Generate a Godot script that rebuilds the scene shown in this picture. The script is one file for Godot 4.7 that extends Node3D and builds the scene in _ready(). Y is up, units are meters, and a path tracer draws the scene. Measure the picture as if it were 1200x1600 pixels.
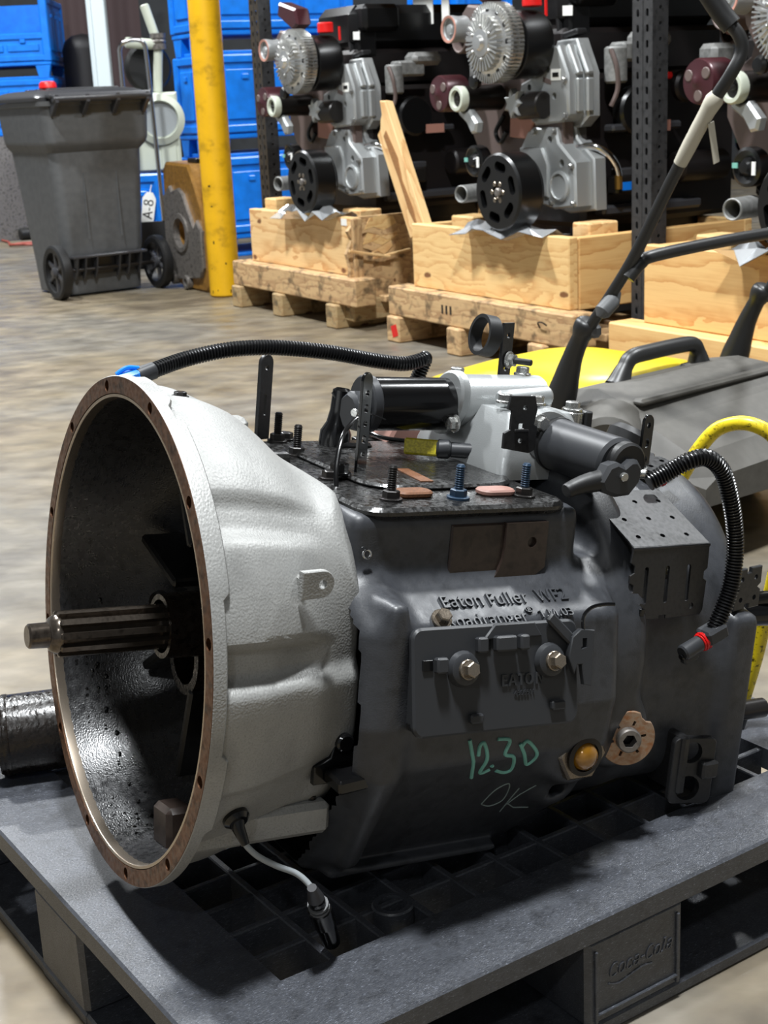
extends Node3D

# ---------------------------------------------------------------- mesh builder
class MB:
	var v := PackedVector3Array()
	var nn := PackedVector3Array()

	func tri(a: Vector3, b: Vector3, c: Vector3) -> void:
		v.append(a); v.append(b); v.append(c)

	func quad(a: Vector3, b: Vector3, c: Vector3, d: Vector3) -> void:
		v.append(a); v.append(b); v.append(c); v.append(a); v.append(c); v.append(d)

	func otri(a: Vector3, b: Vector3, c: Vector3, o: Vector3) -> void:
		if (b - a).cross(c - a).dot((a + b + c) / 3.0 - o) < 0.0:
			tri(a, c, b)
		else:
			tri(a, b, c)

	func oquad(a: Vector3, b: Vector3, c: Vector3, d: Vector3, o: Vector3) -> void:
		otri(a, b, c, o); otri(a, c, d, o)

	func join(m: MB, xf := Transform3D()) -> MB:
		for p in m.v:
			v.append(xf * p)
		return self

	# a box with chamfered edges
	func box(c: Vector3, s: Vector3, bev := 0.0, basis := Basis()) -> MB:
		var h := s * 0.5
		var b: float = minf(bev, minf(h.x, minf(h.y, h.z)) * 0.9)
		var xf := Transform3D(basis, c)
		if b <= 0.0:
			for ax in 3:
				for sg in [-1.0, 1.0]:
					var p := []
					for k in [[-1, -1], [1, -1], [1, 1], [-1, 1]]:
						var q := Vector3.ZERO
						q[ax] = h[ax] * sg
						q[(ax + 1) % 3] = h[(ax + 1) % 3] * k[0]
						q[(ax + 2) % 3] = h[(ax + 2) % 3] * k[1]
						p.append(xf * q)
					oquad(p[0], p[1], p[2], p[3], c)
			return self
		var cor := {}
		for sx in [-1, 1]:
			for sy in [-1, 1]:
				for sz in [-1, 1]:
					var t := []
					for ax in 3:
						var q := Vector3(sx * (h.x - b), sy * (h.y - b), sz * (h.z - b))
						q[ax] = [sx, sy, sz][ax] * h[ax]
						t.append(xf * q)
					cor[Vector3i(sx, sy, sz)] = t
					otri(t[0], t[1], t[2], c)
		for ax in 3:
			var a1 := (ax + 1) % 3
			var a2 := (ax + 2) % 3
			for s1 in [-1, 1]:
				var p := []
				for k in [[-1, -1], [1, -1], [1, 1], [-1, 1]]:
					var q := Vector3i.ZERO
					q[ax] = s1; q[a1] = k[0]; q[a2] = k[1]
					p.append(cor[q][ax])
				oquad(p[0], p[1], p[2], p[3], c)
				for s2 in [-1, 1]:
					var q0 := Vector3i.ZERO
					q0[ax] = -1; q0[a1] = s1; q0[a2] = s2
					var q1 := q0
					q1[ax] = 1
					oquad(cor[q0][a1], cor[q1][a1], cor[q1][a2], cor[q0][a2], c)
		return self

	static func inset(poly: PackedVector2Array, d: float) -> PackedVector2Array:
		var out := PackedVector2Array()
		var n := poly.size()
		for i in n:
			var e0 := (poly[i] - poly[(i + n - 1) % n]).normalized()
			var e1 := (poly[(i + 1) % n] - poly[i]).normalized()
			var n0 := Vector2(-e0.y, e0.x)
			var n1 := Vector2(-e1.y, e1.x)
			var m := n0 + n1
			m = m / maxf(m.length_squared() * 0.5, 0.3)
			out.append(poly[i] + m * d)
		return out

	static func ccw(poly: PackedVector2Array) -> PackedVector2Array:
		var a := 0.0
		for i in poly.size():
			a += poly[i].cross(poly[(i + 1) % poly.size()])
		if a < 0.0:
			var r := poly.duplicate()
			r.reverse()
			return r
		return poly

	static func bridge(outer: PackedVector2Array, holes: Array, eps := 0.0) -> PackedVector2Array:
		var o := ccw(outer)
		var hs := holes.duplicate()
		hs.sort_custom(func(a, b): return mx(a) > mx(b))
		for hh in hs:
			var hole: PackedVector2Array = ccw(hh)
			hole.reverse()
			var bi := 0
			var bj := 0
			var best := 1e9
			for i in o.size():
				for j in hole.size():
					var d := o[i].distance_squared_to(hole[j])
					if d < best:
						best = d; bi = i; bj = j
			var r := PackedVector2Array()
			for i in bi + 1:
				r.append(o[i])
			var dir := (hole[bj] - o[bi]).normalized() * eps
			var side := Vector2(dir.y, -dir.x)
			for k in hole.size():
				r.append(hole[(bj + k) % hole.size()])
			r.append(hole[bj] + side)
			r.append(o[bi] + side)
			for i in range(bi + 1, o.size()):
				r.append(o[i])
			o = r
		return o

	static func mx(p: PackedVector2Array) -> float:
		var m := -1e9
		for q in p:
			m = maxf(m, q.x)
		return m

	# a polygon in x, y pushed from z0 to z1
	func prism(poly0: PackedVector2Array, z0: float, z1: float, xf := Transform3D(), bev := 0.0, holes := []) -> MB:
		var poly := ccw(poly0)
		var n := poly.size()
		var cap := inset(poly, bev) if bev > 0.0 else poly
		var flat := cap
		var idx := PackedInt32Array()
		for eps in [0.0, 4e-6, 2e-5, -4e-6]:
			flat = bridge(cap, holes, eps) if holes.size() else cap
			var big := PackedVector2Array()
			for q in flat:
				big.append(q * 4000.0)
			idx = Geometry2D.triangulate_polygon(big)
			if idx.size():
				break
		if idx.is_empty():
			print("no caps ", poly.size(), " ", holes.size())
		for k in range(0, idx.size(), 3):
			var a := flat[idx[k]]
			var b := flat[idx[k + 1]]
			var c := flat[idx[k + 2]]
			if (b - a).cross(c - a) < 0.0:
				var t := b
				b = c; c = t
			tri(xf * Vector3(a.x, a.y, z1), xf * Vector3(b.x, b.y, z1), xf * Vector3(c.x, c.y, z1))
			tri(xf * Vector3(a.x, a.y, z0), xf * Vector3(c.x, c.y, z0), xf * Vector3(b.x, b.y, z0))
		var zs := [z0, z0 + bev, z1 - bev, z1] if bev > 0.0 else [z0, z1]
		var ps := [cap, poly, poly, cap] if bev > 0.0 else [poly, poly]
		for l in zs.size() - 1:
			for i in n:
				var j := (i + 1) % n
				var pa: PackedVector2Array = ps[l]
				var pb: PackedVector2Array = ps[l + 1]
				quad(xf * Vector3(pa[i].x, pa[i].y, zs[l]), xf * Vector3(pa[j].x, pa[j].y, zs[l]), xf * Vector3(pb[j].x, pb[j].y, zs[l + 1]), xf * Vector3(pb[i].x, pb[i].y, zs[l + 1]))
		for hh in holes:
			var hole: PackedVector2Array = ccw(hh)
			for i in hole.size():
				var j := (i + 1) % hole.size()
				quad(xf * Vector3(hole[j].x, hole[j].y, z0), xf * Vector3(hole[i].x, hole[i].y, z0), xf * Vector3(hole[i].x, hole[i].y, z1), xf * Vector3(hole[j].x, hole[j].y, z1))
		return self

	# a profile of (radius, height) turned about y
	func lathe(prof: Array, segs: int, xf := Transform3D(), a0 := 0.0, a1 := TAU) -> MB:
		for j in prof.size() - 1:
			var p: Vector2 = prof[j]
			var q: Vector2 = prof[j + 1]
			for i in segs:
				var t0: float = lerpf(a0, a1, float(i) / segs)
				var t1: float = lerpf(a0, a1, float(i + 1) / segs)
				var a := xf * Vector3(p.x * cos(t0), p.y, p.x * sin(t0))
				var b := xf * Vector3(q.x * cos(t0), q.y, q.x * sin(t0))
				var c := xf * Vector3(q.x * cos(t1), q.y, q.x * sin(t1))
				var d := xf * Vector3(p.x * cos(t1), p.y, p.x * sin(t1))
				if p.x < 1e-6:
					tri(a, b, c)
				elif q.x < 1e-6:
					tri(a, b, d)
				else:
					quad(a, b, c, d)
		return self

	func cyl(c0: Vector3, c1: Vector3, r: float, segs := 20, bev := 0.0, r2 := -1.0) -> MB:
		var d := c1 - c0
		var l := d.length()
		var y := d / l
		var x := y.cross(Vector3(0.31, 0.17, 0.93) if absf(y.z) < 0.9 else Vector3.RIGHT).normalized()
		var xf := Transform3D(Basis(x, y, x.cross(y)), c0)
		var rt := r if r2 < 0.0 else r2
		if bev > 0.0:
			lathe([Vector2(0, 0), Vector2(r - bev, 0), Vector2(r, bev), Vector2(rt, l - bev), Vector2(rt - bev, l), Vector2(0, l)], segs, xf)
		else:
			lathe([Vector2(0, 0), Vector2(r, 0), Vector2(rt, l), Vector2(0, l)], segs, xf)
		return self

	func hexbolt(at: Vector3, up: Vector3, r: float, h: float, washer := 1.35) -> MB:
		var y := up.normalized()
		var x := y.cross(Vector3(0.31, 0.57, 0.43)).normalized()
		var xf := Transform3D(Basis(x, y, x.cross(y)), at)
		if washer > 0.0:
			lathe([Vector2(0, 0), Vector2(r * washer, 0), Vector2(r * washer, h * 0.22), Vector2(r * washer * 0.93, h * 0.28), Vector2(0, h * 0.28)], 20, xf)
		var z0 := h * 0.25 if washer > 0.0 else 0.0
		lathe([Vector2(0, z0), Vector2(r, z0), Vector2(r, h * 0.9), Vector2(r * 0.85, h), Vector2(0, h)], 6, xf)
		return self

	func tube(path: PackedVector3Array, r, segs := 10, caps := true, flat := 1.0) -> MB:
		var n := path.size()
		var rings := []
		var t0 := (path[1] - path[0]).normalized()
		var u := t0.cross(Vector3(0.21, 0.97, 0.13)).normalized()
		if absf(t0.y) > 0.95:
			u = t0.cross(Vector3.RIGHT).normalized()
		for i in n:
			var t := (path[mini(i + 1, n - 1)] - path[maxi(i - 1, 0)]).normalized()
			u = (u - t * u.dot(t)).normalized()
			var w := t.cross(u)
			var rr: float = r[i] if r is PackedFloat32Array else r
			var ring := PackedVector3Array()
			for k in segs:
				var a := TAU * k / segs
				ring.append(path[i] + (u * cos(a) + w * sin(a) * flat) * rr)
			rings.append(ring)
		for i in n - 1:
			for k in segs:
				var k2 := (k + 1) % segs
				quad(rings[i][k], rings[i][k2], rings[i + 1][k2], rings[i + 1][k])
		if caps:
			for k in segs:
				var k2 := (k + 1) % segs
				tri(path[0], rings[0][k2], rings[0][k])
				tri(path[n - 1], rings[n - 1][k], rings[n - 1][k2])
		return self

	# closed rings of equal size, one after another; first and last are capped; turned outwards by its volume
	func loft(rings: Array, cap := true) -> MB:
		var m := MB.new()
		var n: int = rings[0].size()
		for i in rings.size() - 1:
			for k in n:
				var k2 := (k + 1) % n
				m.quad(rings[i][k], rings[i][k2], rings[i + 1][k2], rings[i + 1][k])
		if cap:
			for e in [0, rings.size() - 1]:
				var c := Vector3.ZERO
				for p in rings[e]:
					c += p
				c /= n
				for k in n:
					var k2 := (k + 1) % n
					if e == 0:
						m.tri(c, rings[e][k2], rings[e][k])
					else:
						m.tri(c, rings[e][k], rings[e][k2])
		var vol := 0.0
		var o: Vector3 = rings[0][0]
		for i in range(0, m.v.size(), 3):
			vol += (m.v[i] - o).dot((m.v[i + 1] - o).cross(m.v[i + 2] - o))
		for i in range(0, m.v.size(), 3):
			if vol < 0.0:
				tri(m.v[i], m.v[i + 2], m.v[i + 1])
			else:
				tri(m.v[i], m.v[i + 1], m.v[i + 2])
		return self

	# faces that meet at less than the crease angle are shaded smooth
	func mesh(crease := 38.0) -> ArrayMesh:
		var nv := v.size()
		var pos := PackedVector3Array()
		var nor := PackedVector3Array()
		pos.resize(nv); nor.resize(nv)
		if nn.size() == nv:
			for i in range(0, nv, 3):
				for k in 3:
					var s: int = i + [0, 2, 1][k]
					pos[i + k] = v[s]; nor[i + k] = nn[s]
		else:
			var nf := nv / 3
			var fn := PackedVector3Array()
			var un := PackedVector3Array()
			fn.resize(nf); un.resize(nf)
			var ids := {}
			var faces := []
			var vid := PackedInt32Array()
			vid.resize(nv)
			for f in nf:
				var c := (v[f * 3 + 1] - v[f * 3]).cross(v[f * 3 + 2] - v[f * 3])
				fn[f] = c
				un[f] = c.normalized()
				for k in 3:
					var p := v[f * 3 + k]
					var key := Vector3i(roundi(p.x * 2e4), roundi(p.y * 2e4), roundi(p.z * 2e4))
					var id: int = ids.get(key, -1)
					if id < 0:
						id = faces.size()
						ids[key] = id
						faces.append(PackedInt32Array())
					vid[f * 3 + k] = id
					faces[id].append(f)
			var cc := cos(deg_to_rad(crease))
			for f in nf:
				for k in 3:
					var s: int = [0, 2, 1][k]
					var sum := Vector3.ZERO
					for g in faces[vid[f * 3 + s]]:
						if un[g].dot(un[f]) > cc:
							sum += fn[g]
					pos[f * 3 + k] = v[f * 3 + s]
					nor[f * 3 + k] = sum.normalized() if sum.length_squared() > 0.0 else Vector3.UP
		var arr := []
		arr.resize(Mesh.ARRAY_MAX)
		arr[Mesh.ARRAY_VERTEX] = pos
		arr[Mesh.ARRAY_NORMAL] = nor
		var m := ArrayMesh.new()
		m.add_surface_from_arrays(Mesh.PRIMITIVE_TRIANGLES, arr)
		return m


# ---------------------------------------------------------------- surface nets over a distance function
func nets(sdf: Callable, lo: Vector3, hi: Vector3, cell: float) -> MB:
	var m := MB.new()
	var bs := 4
	var nb := Vector3i(((hi - lo) / (cell * bs)).ceil())
	var reach := cell * bs * 0.87 * 1.25
	var verts := {}
	var norm := {}
	var edges := []
	var s := bs + 1
	var d := PackedFloat32Array()
	d.resize(s * s * s)
	for bx in nb.x:
		for by in nb.y:
			for bz in nb.z:
				var o := lo + Vector3(bx, by, bz) * cell * bs
				if absf(sdf.call(o + Vector3.ONE * cell * bs * 0.5)) > reach:
					continue
				for i in s:
					for j in s:
						for k in s:
							d[(i * s + j) * s + k] = sdf.call(o + Vector3(i, j, k) * cell)
				for i in bs:
					for j in bs:
						for k in bs:
							var c := (i * s + j) * s + k
							var d0 := d[c]
							var neg := 0
							for q in 8:
								if d[c + (q >> 2) * s * s + ((q >> 1) & 1) * s + (q & 1)] < 0.0:
									neg += 1
							if neg == 0 or neg == 8:
								continue
							var key := Vector3i(bx * bs + i, by * bs + j, bz * bs + k)
							var sum := Vector3.ZERO
							var cnt := 0
							for q in 8:
								var pq := Vector3(q >> 2, (q >> 1) & 1, q & 1)
								var dq := d[c + (q >> 2) * s * s + ((q >> 1) & 1) * s + (q & 1)]
								for ax in 3:
									if pq[ax] > 0.5:
										continue
									var dr := d[c + (q >> 2) * s * s + ((q >> 1) & 1) * s + (q & 1) + [s * s, s, 1][ax]]
									if (dq < 0.0) != (dr < 0.0):
										var pp := pq
										pp[ax] = dq / (dq - dr)
										sum += pp
										cnt += 1
							var p := o + (Vector3(i, j, k) + sum / cnt) * cell
							verts[key] = p
							var e := cell * 0.35
							norm[key] = Vector3(sdf.call(p + Vector3(e, 0, 0)) - sdf.call(p - Vector3(e, 0, 0)), sdf.call(p + Vector3(0, e, 0)) - sdf.call(p - Vector3(0, e, 0)), sdf.call(p + Vector3(0, 0, e)) - sdf.call(p - Vector3(0, 0, e))).normalized()
							for ax in 3:
								var dn := d[c + [s * s, s, 1][ax]]
								if (d0 < 0.0) != (dn < 0.0):
									edges.append([key, ax, d0 < 0.0])
	for e in edges:
		var key: Vector3i = e[0]
		var a1 := Vector3i.ZERO
		var a2 := Vector3i.ZERO
		a1[(e[1] + 1) % 3] = 1
		a2[(e[1] + 2) % 3] = 1
		var q := [key - a1 - a2, key - a2, key, key - a1]
		if not (verts.has(q[0]) and verts.has(q[1]) and verts.has(q[2]) and verts.has(q[3])):
			continue
		var order := [0, 1, 2, 0, 2, 3] if e[2] else [0, 2, 1, 0, 3, 2]
		for t in order:
			m.v.append(verts[q[t]])
			m.nn.append(norm[q[t]])
	return m


func sbox(p: Vector3, c: Vector3, h: Vector3, r: float) -> float:
	var q := (p - c).abs() - h + Vector3(r, r, r)
	return q.max(Vector3.ZERO).length() + minf(maxf(q.x, maxf(q.y, q.z)), 0.0) - r


func scylx(p: Vector3, c: Vector3, hl: float, rad: float, r: float) -> float:
	var a := Vector2(p.y - c.y, p.z - c.z).length() - rad + r
	var b := absf(p.x - c.x) - hl + r
	return minf(maxf(a, b), 0.0) + Vector2(maxf(a, 0.0), maxf(b, 0.0)).length() - r


func scylz(p: Vector3, c: Vector3, hl: float, rad: float, r: float) -> float:
	return scylx(Vector3(p.z, p.y, p.x), Vector3(c.z, c.y, c.x), hl, rad, r)


func smin(a: float, b: float, k: float) -> float:
	var h := maxf(k - absf(a - b), 0.0) / k
	return minf(a, b) - h * h * k * 0.25


func spoly(p: Vector2, g: PackedVector2Array) -> float:
	var d := (p - g[0]).length_squared()
	var s := 1.0
	var j := g.size() - 1
	for i in g.size():
		var e := g[j] - g[i]
		var w := p - g[i]
		var b := w - e * clampf(w.dot(e) / e.length_squared(), 0.0, 1.0)
		d = minf(d, b.length_squared())
		var c1 := p.y >= g[i].y
		var c2 := p.y < g[j].y
		var c3 := e.x * w.y > e.y * w.x
		if (c1 and c2 and c3) or (not c1 and not c2 and not c3):
			s = -s
		j = i
	return s * sqrt(d)


# ---------------------------------------------------------------- scene helpers
var used := {}


func numbered(called: String) -> String:
	var k: int = used.get(called, 0)
	used[called] = k + 1
	return called if k == 0 else "%s_%03d" % [called, k]


func tag(o: Node3D, label: String, category: String, group := "") -> Node3D:
	o.set_meta("label", label)
	o.set_meta("category", category)
	if group:
		o.set_meta("group", group)
	return o


func thing(called: String, label: String, category: String, xf := Transform3D(), group := "") -> Node3D:
	var o := Node3D.new()
	o.name = numbered(called)
	add_child(o)
	o.transform = xf
	return tag(o, label, category, group)


func obj(called: String, m, mat: Material, parent: Node = null, xf := Transform3D(), crease := 38.0) -> MeshInstance3D:
	var o := MeshInstance3D.new()
	o.mesh = m.mesh(crease) if m is MB else m
	o.material_override = mat
	o.transform = xf
	if parent:
		o.name = called
		parent.add_child(o, true)
	else:
		o.name = numbered(called)
		add_child(o)
	return o


func struct(called: String, m, mat: Material, xf := Transform3D()) -> MeshInstance3D:
	var o := obj(called, m, mat, null, xf)
	o.set_meta("kind", "structure")
	return o


func copy(src: Node3D, label: String, xf: Transform3D, called := "") -> Node3D:
	var r: Node3D = src.duplicate()
	var base: String = called if called else String(src.name).rstrip("0123456789").rstrip("_")
	r.name = numbered(base)
	add_child(r)
	r.transform = xf
	r.set_meta("label", label)
	return r


func P(a: Array) -> PackedVector2Array:
	var r := PackedVector2Array()
	for i in range(0, a.size(), 2):
		r.append(Vector2(a[i], a[i + 1]))
	return r


func P3(a: Array) -> PackedVector3Array:
	var r := PackedVector3Array()
	for i in range(0, a.size(), 3):
		r.append(Vector3(a[i], a[i + 1], a[i + 2]))
	return r


func circle(c: Vector2, r: float, n := 16, ry := -1.0) -> PackedVector2Array:
	var o := PackedVector2Array()
	for i in n:
		o.append(c + Vector2(cos(TAU * i / n) * r, sin(TAU * i / n) * (r if ry < 0.0 else ry)))
	return o


func slot(c: Vector2, w: float, h: float) -> PackedVector2Array:
	var o := PackedVector2Array()
	var r := minf(w, h) * 0.5
	for i in 16:
		var a := TAU * i / 16
		o.append(c + Vector2(cos(a) * r + signf(cos(a + 0.01)) * (w * 0.5 - r), sin(a) * r + signf(sin(a + 0.01)) * (h * 0.5 - r)))
	return o


func rrect(w: float, h: float, r: float, k := 4) -> PackedVector2Array:
	var o := PackedVector2Array()
	for q in 4:
		var cx: float = [1, -1, -1, 1][q] * (w * 0.5 - r)
		var cy: float = [1, 1, -1, -1][q] * (h * 0.5 - r)
		for i in k + 1:
			var a := PI * 0.5 * (q + float(i) / k)
			o.append(Vector2(cx + cos(a) * r, cy + sin(a) * r))
	return o


func spline(pts: PackedVector3Array, per := 8) -> PackedVector3Array:
	var o := PackedVector3Array()
	var n := pts.size()
	for i in n - 1:
		var a := pts[maxi(i - 1, 0)]
		var d := pts[mini(i + 2, n - 1)]
		for k in per:
			o.append(pts[i].cubic_interpolate(pts[i + 1], a, d, float(k) / per))
	o.append(pts[n - 1])
	return o


func even(path: PackedVector3Array, step: float) -> PackedVector3Array:
	var o := PackedVector3Array([path[0]])
	var left := step
	for i in path.size() - 1:
		var a := path[i]
		var l := a.distance_to(path[i + 1])
		var dir := (path[i + 1] - a).normalized()
		var at := 0.0
		while l - at >= left:
			at += left
			o.append(a + dir * at)
			left = step
		left -= l - at
	return o


func conduit(pts: PackedVector3Array, r: float) -> MB:
	var path := even(spline(pts, 12), 0.0013)
	var rr := PackedFloat32Array()
	for i in path.size():
		rr.append(r if i % 3 != 2 else r * 0.8)
	return MB.new().tube(path, rr, 14)


func yaw(deg: float, at: Vector3) -> Transform3D:
	return Transform3D(Basis(Vector3.UP, deg_to_rad(deg)), at)


func at(x: float, y: float, z: float) -> Transform3D:
	return Transform3D(Basis(), Vector3(x, y, z))


# basis that maps y to the given direction
func along(y: Vector3, p: Vector3, hint := Vector3(0.31, 0.17, 0.93)) -> Transform3D:
	y = y.normalized()
	var x := y.cross(hint).normalized()
	return Transform3D(Basis(x, y, x.cross(y)), p)


func text(s: String, size: float, depth: float, font := "Droid Sans", bold := false) -> TextMesh:
	var f := SystemFont.new()
	f.font_names = PackedStringArray([font])
	if bold:
		f.font_weight = 700
	var t := TextMesh.new()
	t.font = f
	t.text = s
	t.font_size = 32
	t.pixel_size = size / 32.0
	t.depth = depth
	t.curve_step = 1.0
	return t


# ---------------------------------------------------------------- materials
var texs := {}


func ntex(seed_: int, freq: float, cols: Array, oct := 4, size := 512, type := FastNoiseLite.TYPE_SIMPLEX_SMOOTH, stops := []) -> NoiseTexture2D:
	var key := str([seed_, freq, cols, oct, size, type, stops])
	if texs.has(key):
		return texs[key]
	var n := FastNoiseLite.new()
	n.seed = seed_
	n.noise_type = type
	n.frequency = freq
	n.fractal_octaves = oct
	n.fractal_gain = 0.55
	var g := Gradient.new()
	var of := PackedFloat32Array()
	var cc := PackedColorArray()
	for i in cols.size():
		of.append(stops[i] if stops.size() else float(i) / (cols.size() - 1))
		cc.append(cols[i] if cols[i] is Color else Color(cols[i], cols[i], cols[i]))
	g.offsets = of
	g.colors = cc
	var t := NoiseTexture2D.new()
	t.width = size; t.height = size
	t.seamless = true
	t.noise = n
	t.color_ramp = g
	t.generate_mipmaps = false
	texs[key] = t
	return t


func mat(c: Color, rough := 0.6, metal := 0.0, opt := {}) -> StandardMaterial3D:
	var m := StandardMaterial3D.new()
	m.albedo_color = c
	m.roughness = rough
	m.metallic = metal
	m.metallic_specular = opt.get("spec", 0.5)
	var sc = opt.get("scale", 4.0)
	var tri := false
	if opt.has("tex"):
		m.albedo_texture = opt.tex; tri = true
	if opt.has("rtex"):
		m.roughness_texture = opt.rtex
		m.roughness_texture_channel = BaseMaterial3D.TEXTURE_CHANNEL_RED
		m.roughness = 1.0; tri = true
	if opt.has("bump"):
		m.heightmap_enabled = true
		m.heightmap_texture = opt.bump
		m.heightmap_scale = opt.get("depth", 0.05); tri = true
	if opt.has("coat"):
		m.clearcoat_enabled = true
		m.clearcoat = opt.coat
		m.clearcoat_roughness = opt.get("coat_rough", 0.1)
	if opt.has("detail"):
		m.detail_enabled = true
		m.detail_albedo = opt.detail
		m.detail_blend_mode = BaseMaterial3D.BLEND_MODE_MUL
		m.detail_uv_layer = BaseMaterial3D.DETAIL_UV_2
		var s2 = opt.get("scale2", 1.0)
		m.uv2_scale = s2 if s2 is Vector3 else Vector3.ONE * s2
		m.uv2_triplanar = true
		m.uv2_world_triplanar = opt.get("world", false)
		var mk := Image.create(4, 4, false, Image.FORMAT_RGB8)
		mk.fill(Color.WHITE)
		if not texs.has("white"):
			texs["white"] = ImageTexture.create_from_image(mk)
		m.detail_mask = texs["white"]
	if tri:
		m.uv1_triplanar = true
		m.uv1_world_triplanar = opt.get("world", false)
		m.uv1_scale = sc if sc is Vector3 else Vector3.ONE * sc
	return m


# boards: growth rings cut lengthwise, a knot or two; x is along the board
func wood(seed_: int, a: Color, b: Color, rings := 9.0, knots := 2) -> ImageTexture:
	var w := 512
	var h := 256
	var n := FastNoiseLite.new()
	n.seed = seed_
	n.frequency = 0.006
	var f := FastNoiseLite.new()
	f.seed = seed_ + 7
	f.frequency = 0.05
	var rng := RandomNumberGenerator.new()
	rng.seed = seed_
	var kn := []
	for k in knots:
		kn.append(Vector2(rng.randf_range(40, w - 40), rng.randf_range(40, h - 40)))
	var im := Image.create(w, h, false, Image.FORMAT_RGB8)
	for y in h:
		for x in w:
			var d := y + n.get_noise_2d(x * 0.6, y * 1.8) * 46.0
			var dark := 0.0
			for k in kn:
				var q: Vector2 = (Vector2(x, y) - k) * Vector2(0.55, 1.0)
				var l := q.length()
				d += signf(q.y) * 26.0 * exp(-l * l / 900.0)
				dark = maxf(dark, 1.0 - smoothstep(5.0, 9.0, l + f.get_noise_2d(x, y) * 3.0))
			var r := fposmod(d * rings / 256.0, 1.0)
			var late := pow(r, 2.5)
			late *= 0.75 + 0.25 * n.get_noise_2d(x * 2.0 + 500, y * 2.0)
			var c := a.lerp(b, clampf(late + f.get_noise_2d(x * 0.12, y * 4.0) * 0.22, 0.0, 1.0))
			c = c.lerp(Color(0.33, 0.17, 0.08), dark * 0.75)
			im.set_pixel(x, y, c)
	return ImageTexture.create_from_image(im)


# ---------------------------------------------------------------- places
var TR := Transform3D(Basis(Vector3(0.87346, -0.1433, -0.46533), Vector3(0.12648, 0.98968, -0.06738), Vector3(0.47018, 0, 0.88257)).orthonormalized(), Vector3(-0.2987, 0.4636, -1.4623))
var ROW := yaw(-59.33, Vector3(0.591, 0, -5.22))
var PAL := yaw(33.87, Vector3(-0.16, 0, -1.094))
var M := {}


func _ready() -> void:
	# camera
	var th := deg_to_rad(16.266)
	var ro := deg_to_rad(2.697)
	var cam := Camera3D.new()
	cam.name = "camera"
	cam.transform = Transform3D(Basis(Vector3(cos(ro), -cos(th) * sin(ro), sin(th) * sin(ro)), Vector3(sin(ro), cos(th) * cos(ro), -sin(th) * cos(ro)), Vector3(0, sin(th), cos(th))), Vector3(0, 1.01, 0))
	cam.fov = 39.637
	cam.near = 0.05
	cam.far = 100.0
	var ca := CameraAttributesPhysical.new()
	ca.frustum_focal_length = 12.0 / tan(deg_to_rad(39.637 * 0.5))
	ca.frustum_focus_distance = 1.5
	ca.frustum_near = 0.05
	ca.frustum_far = 100.0
	ca.exposure_aperture = 13.0
	cam.attributes = ca
	add_child(cam)
	cam.current = true
	# surroundings: the inside of a closed building
	var we := WorldEnvironment.new()
	we.name = "environment"
	var env := Environment.new()
	env.background_mode = Environment.BG_COLOR
	env.background_color = Color(0.02, 0.022, 0.026)
	env.tonemap_mode = Environment.TONE_MAPPER_LINEAR
	env.tonemap_exposure = 1.0
	env.sdfgi_enabled = true
	env.ssao_enabled = true
	env.ssil_enabled = true
	we.environment = env
	add_child(we)
	make_materials()
	# high bay lamps: over the pallet, behind the camera, along the aisles
	high_bay(Vector3(0.08, 6.2, -1.05), 72.0, "square high bay lamp hanging over the pallet")
	high_bay(Vector3(-2.4, 6.2, -5.2), 66.0, "square high bay lamp hanging over the aisle in front of the crates")
	high_bay(Vector3(-4.4, 6.2, -10.6), 62.0, "square high bay lamp hanging at the far end of the aisle")
	high_bay(Vector3(4.0, 6.2, -4.8), 44.0, "square high bay lamp hanging behind the rack on the right")
	high_bay(Vector3(1.7, 6.2, -10.6), 34.0, "square high bay lamp hanging far behind the middle crate")
	high_bay(Vector3(-1.0, 6.2, 4.6), 11.0, "dim square high bay lamp hanging far behind the camera")
	room()
	pallet()
	transmission()
	rest()


func high_bay(p: Vector3, e: float, label: String) -> void:
	var o := thing("ceiling_lamp", label, "lamp", Transform3D(Basis(), p), "high bay lamps under the ceiling")
	obj("housing", MB.new().box(Vector3(0, 0.09, 0), Vector3(0.56, 0.1, 0.56), 0.02), M.frame, o)
	obj("cord", MB.new().cyl(Vector3(0, 0.14, 0), Vector3(0, 0.8, 0), 0.012, 8), M.frame, o)
	obj("diffuser", MB.new().box(Vector3(0, 0.03, 0), Vector3(0.5, 0.02, 0.5), 0.004), M.glow, o)
	var l := AreaLight3D.new()
	l.name = "light"
	l.area_size = Vector2(0.5, 0.5)
	l.light_energy = e
	l.light_color = Color(0.975, 0.99, 1.0)
	l.area_range = 40.0
	l.area_attenuation = 2.0
	l.shadow_enabled = true
	l.transform = Transform3D(Basis(Vector3.RIGHT, -PI / 2), Vector3(0, 0.012, 0))
	o.add_child(l)


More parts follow.
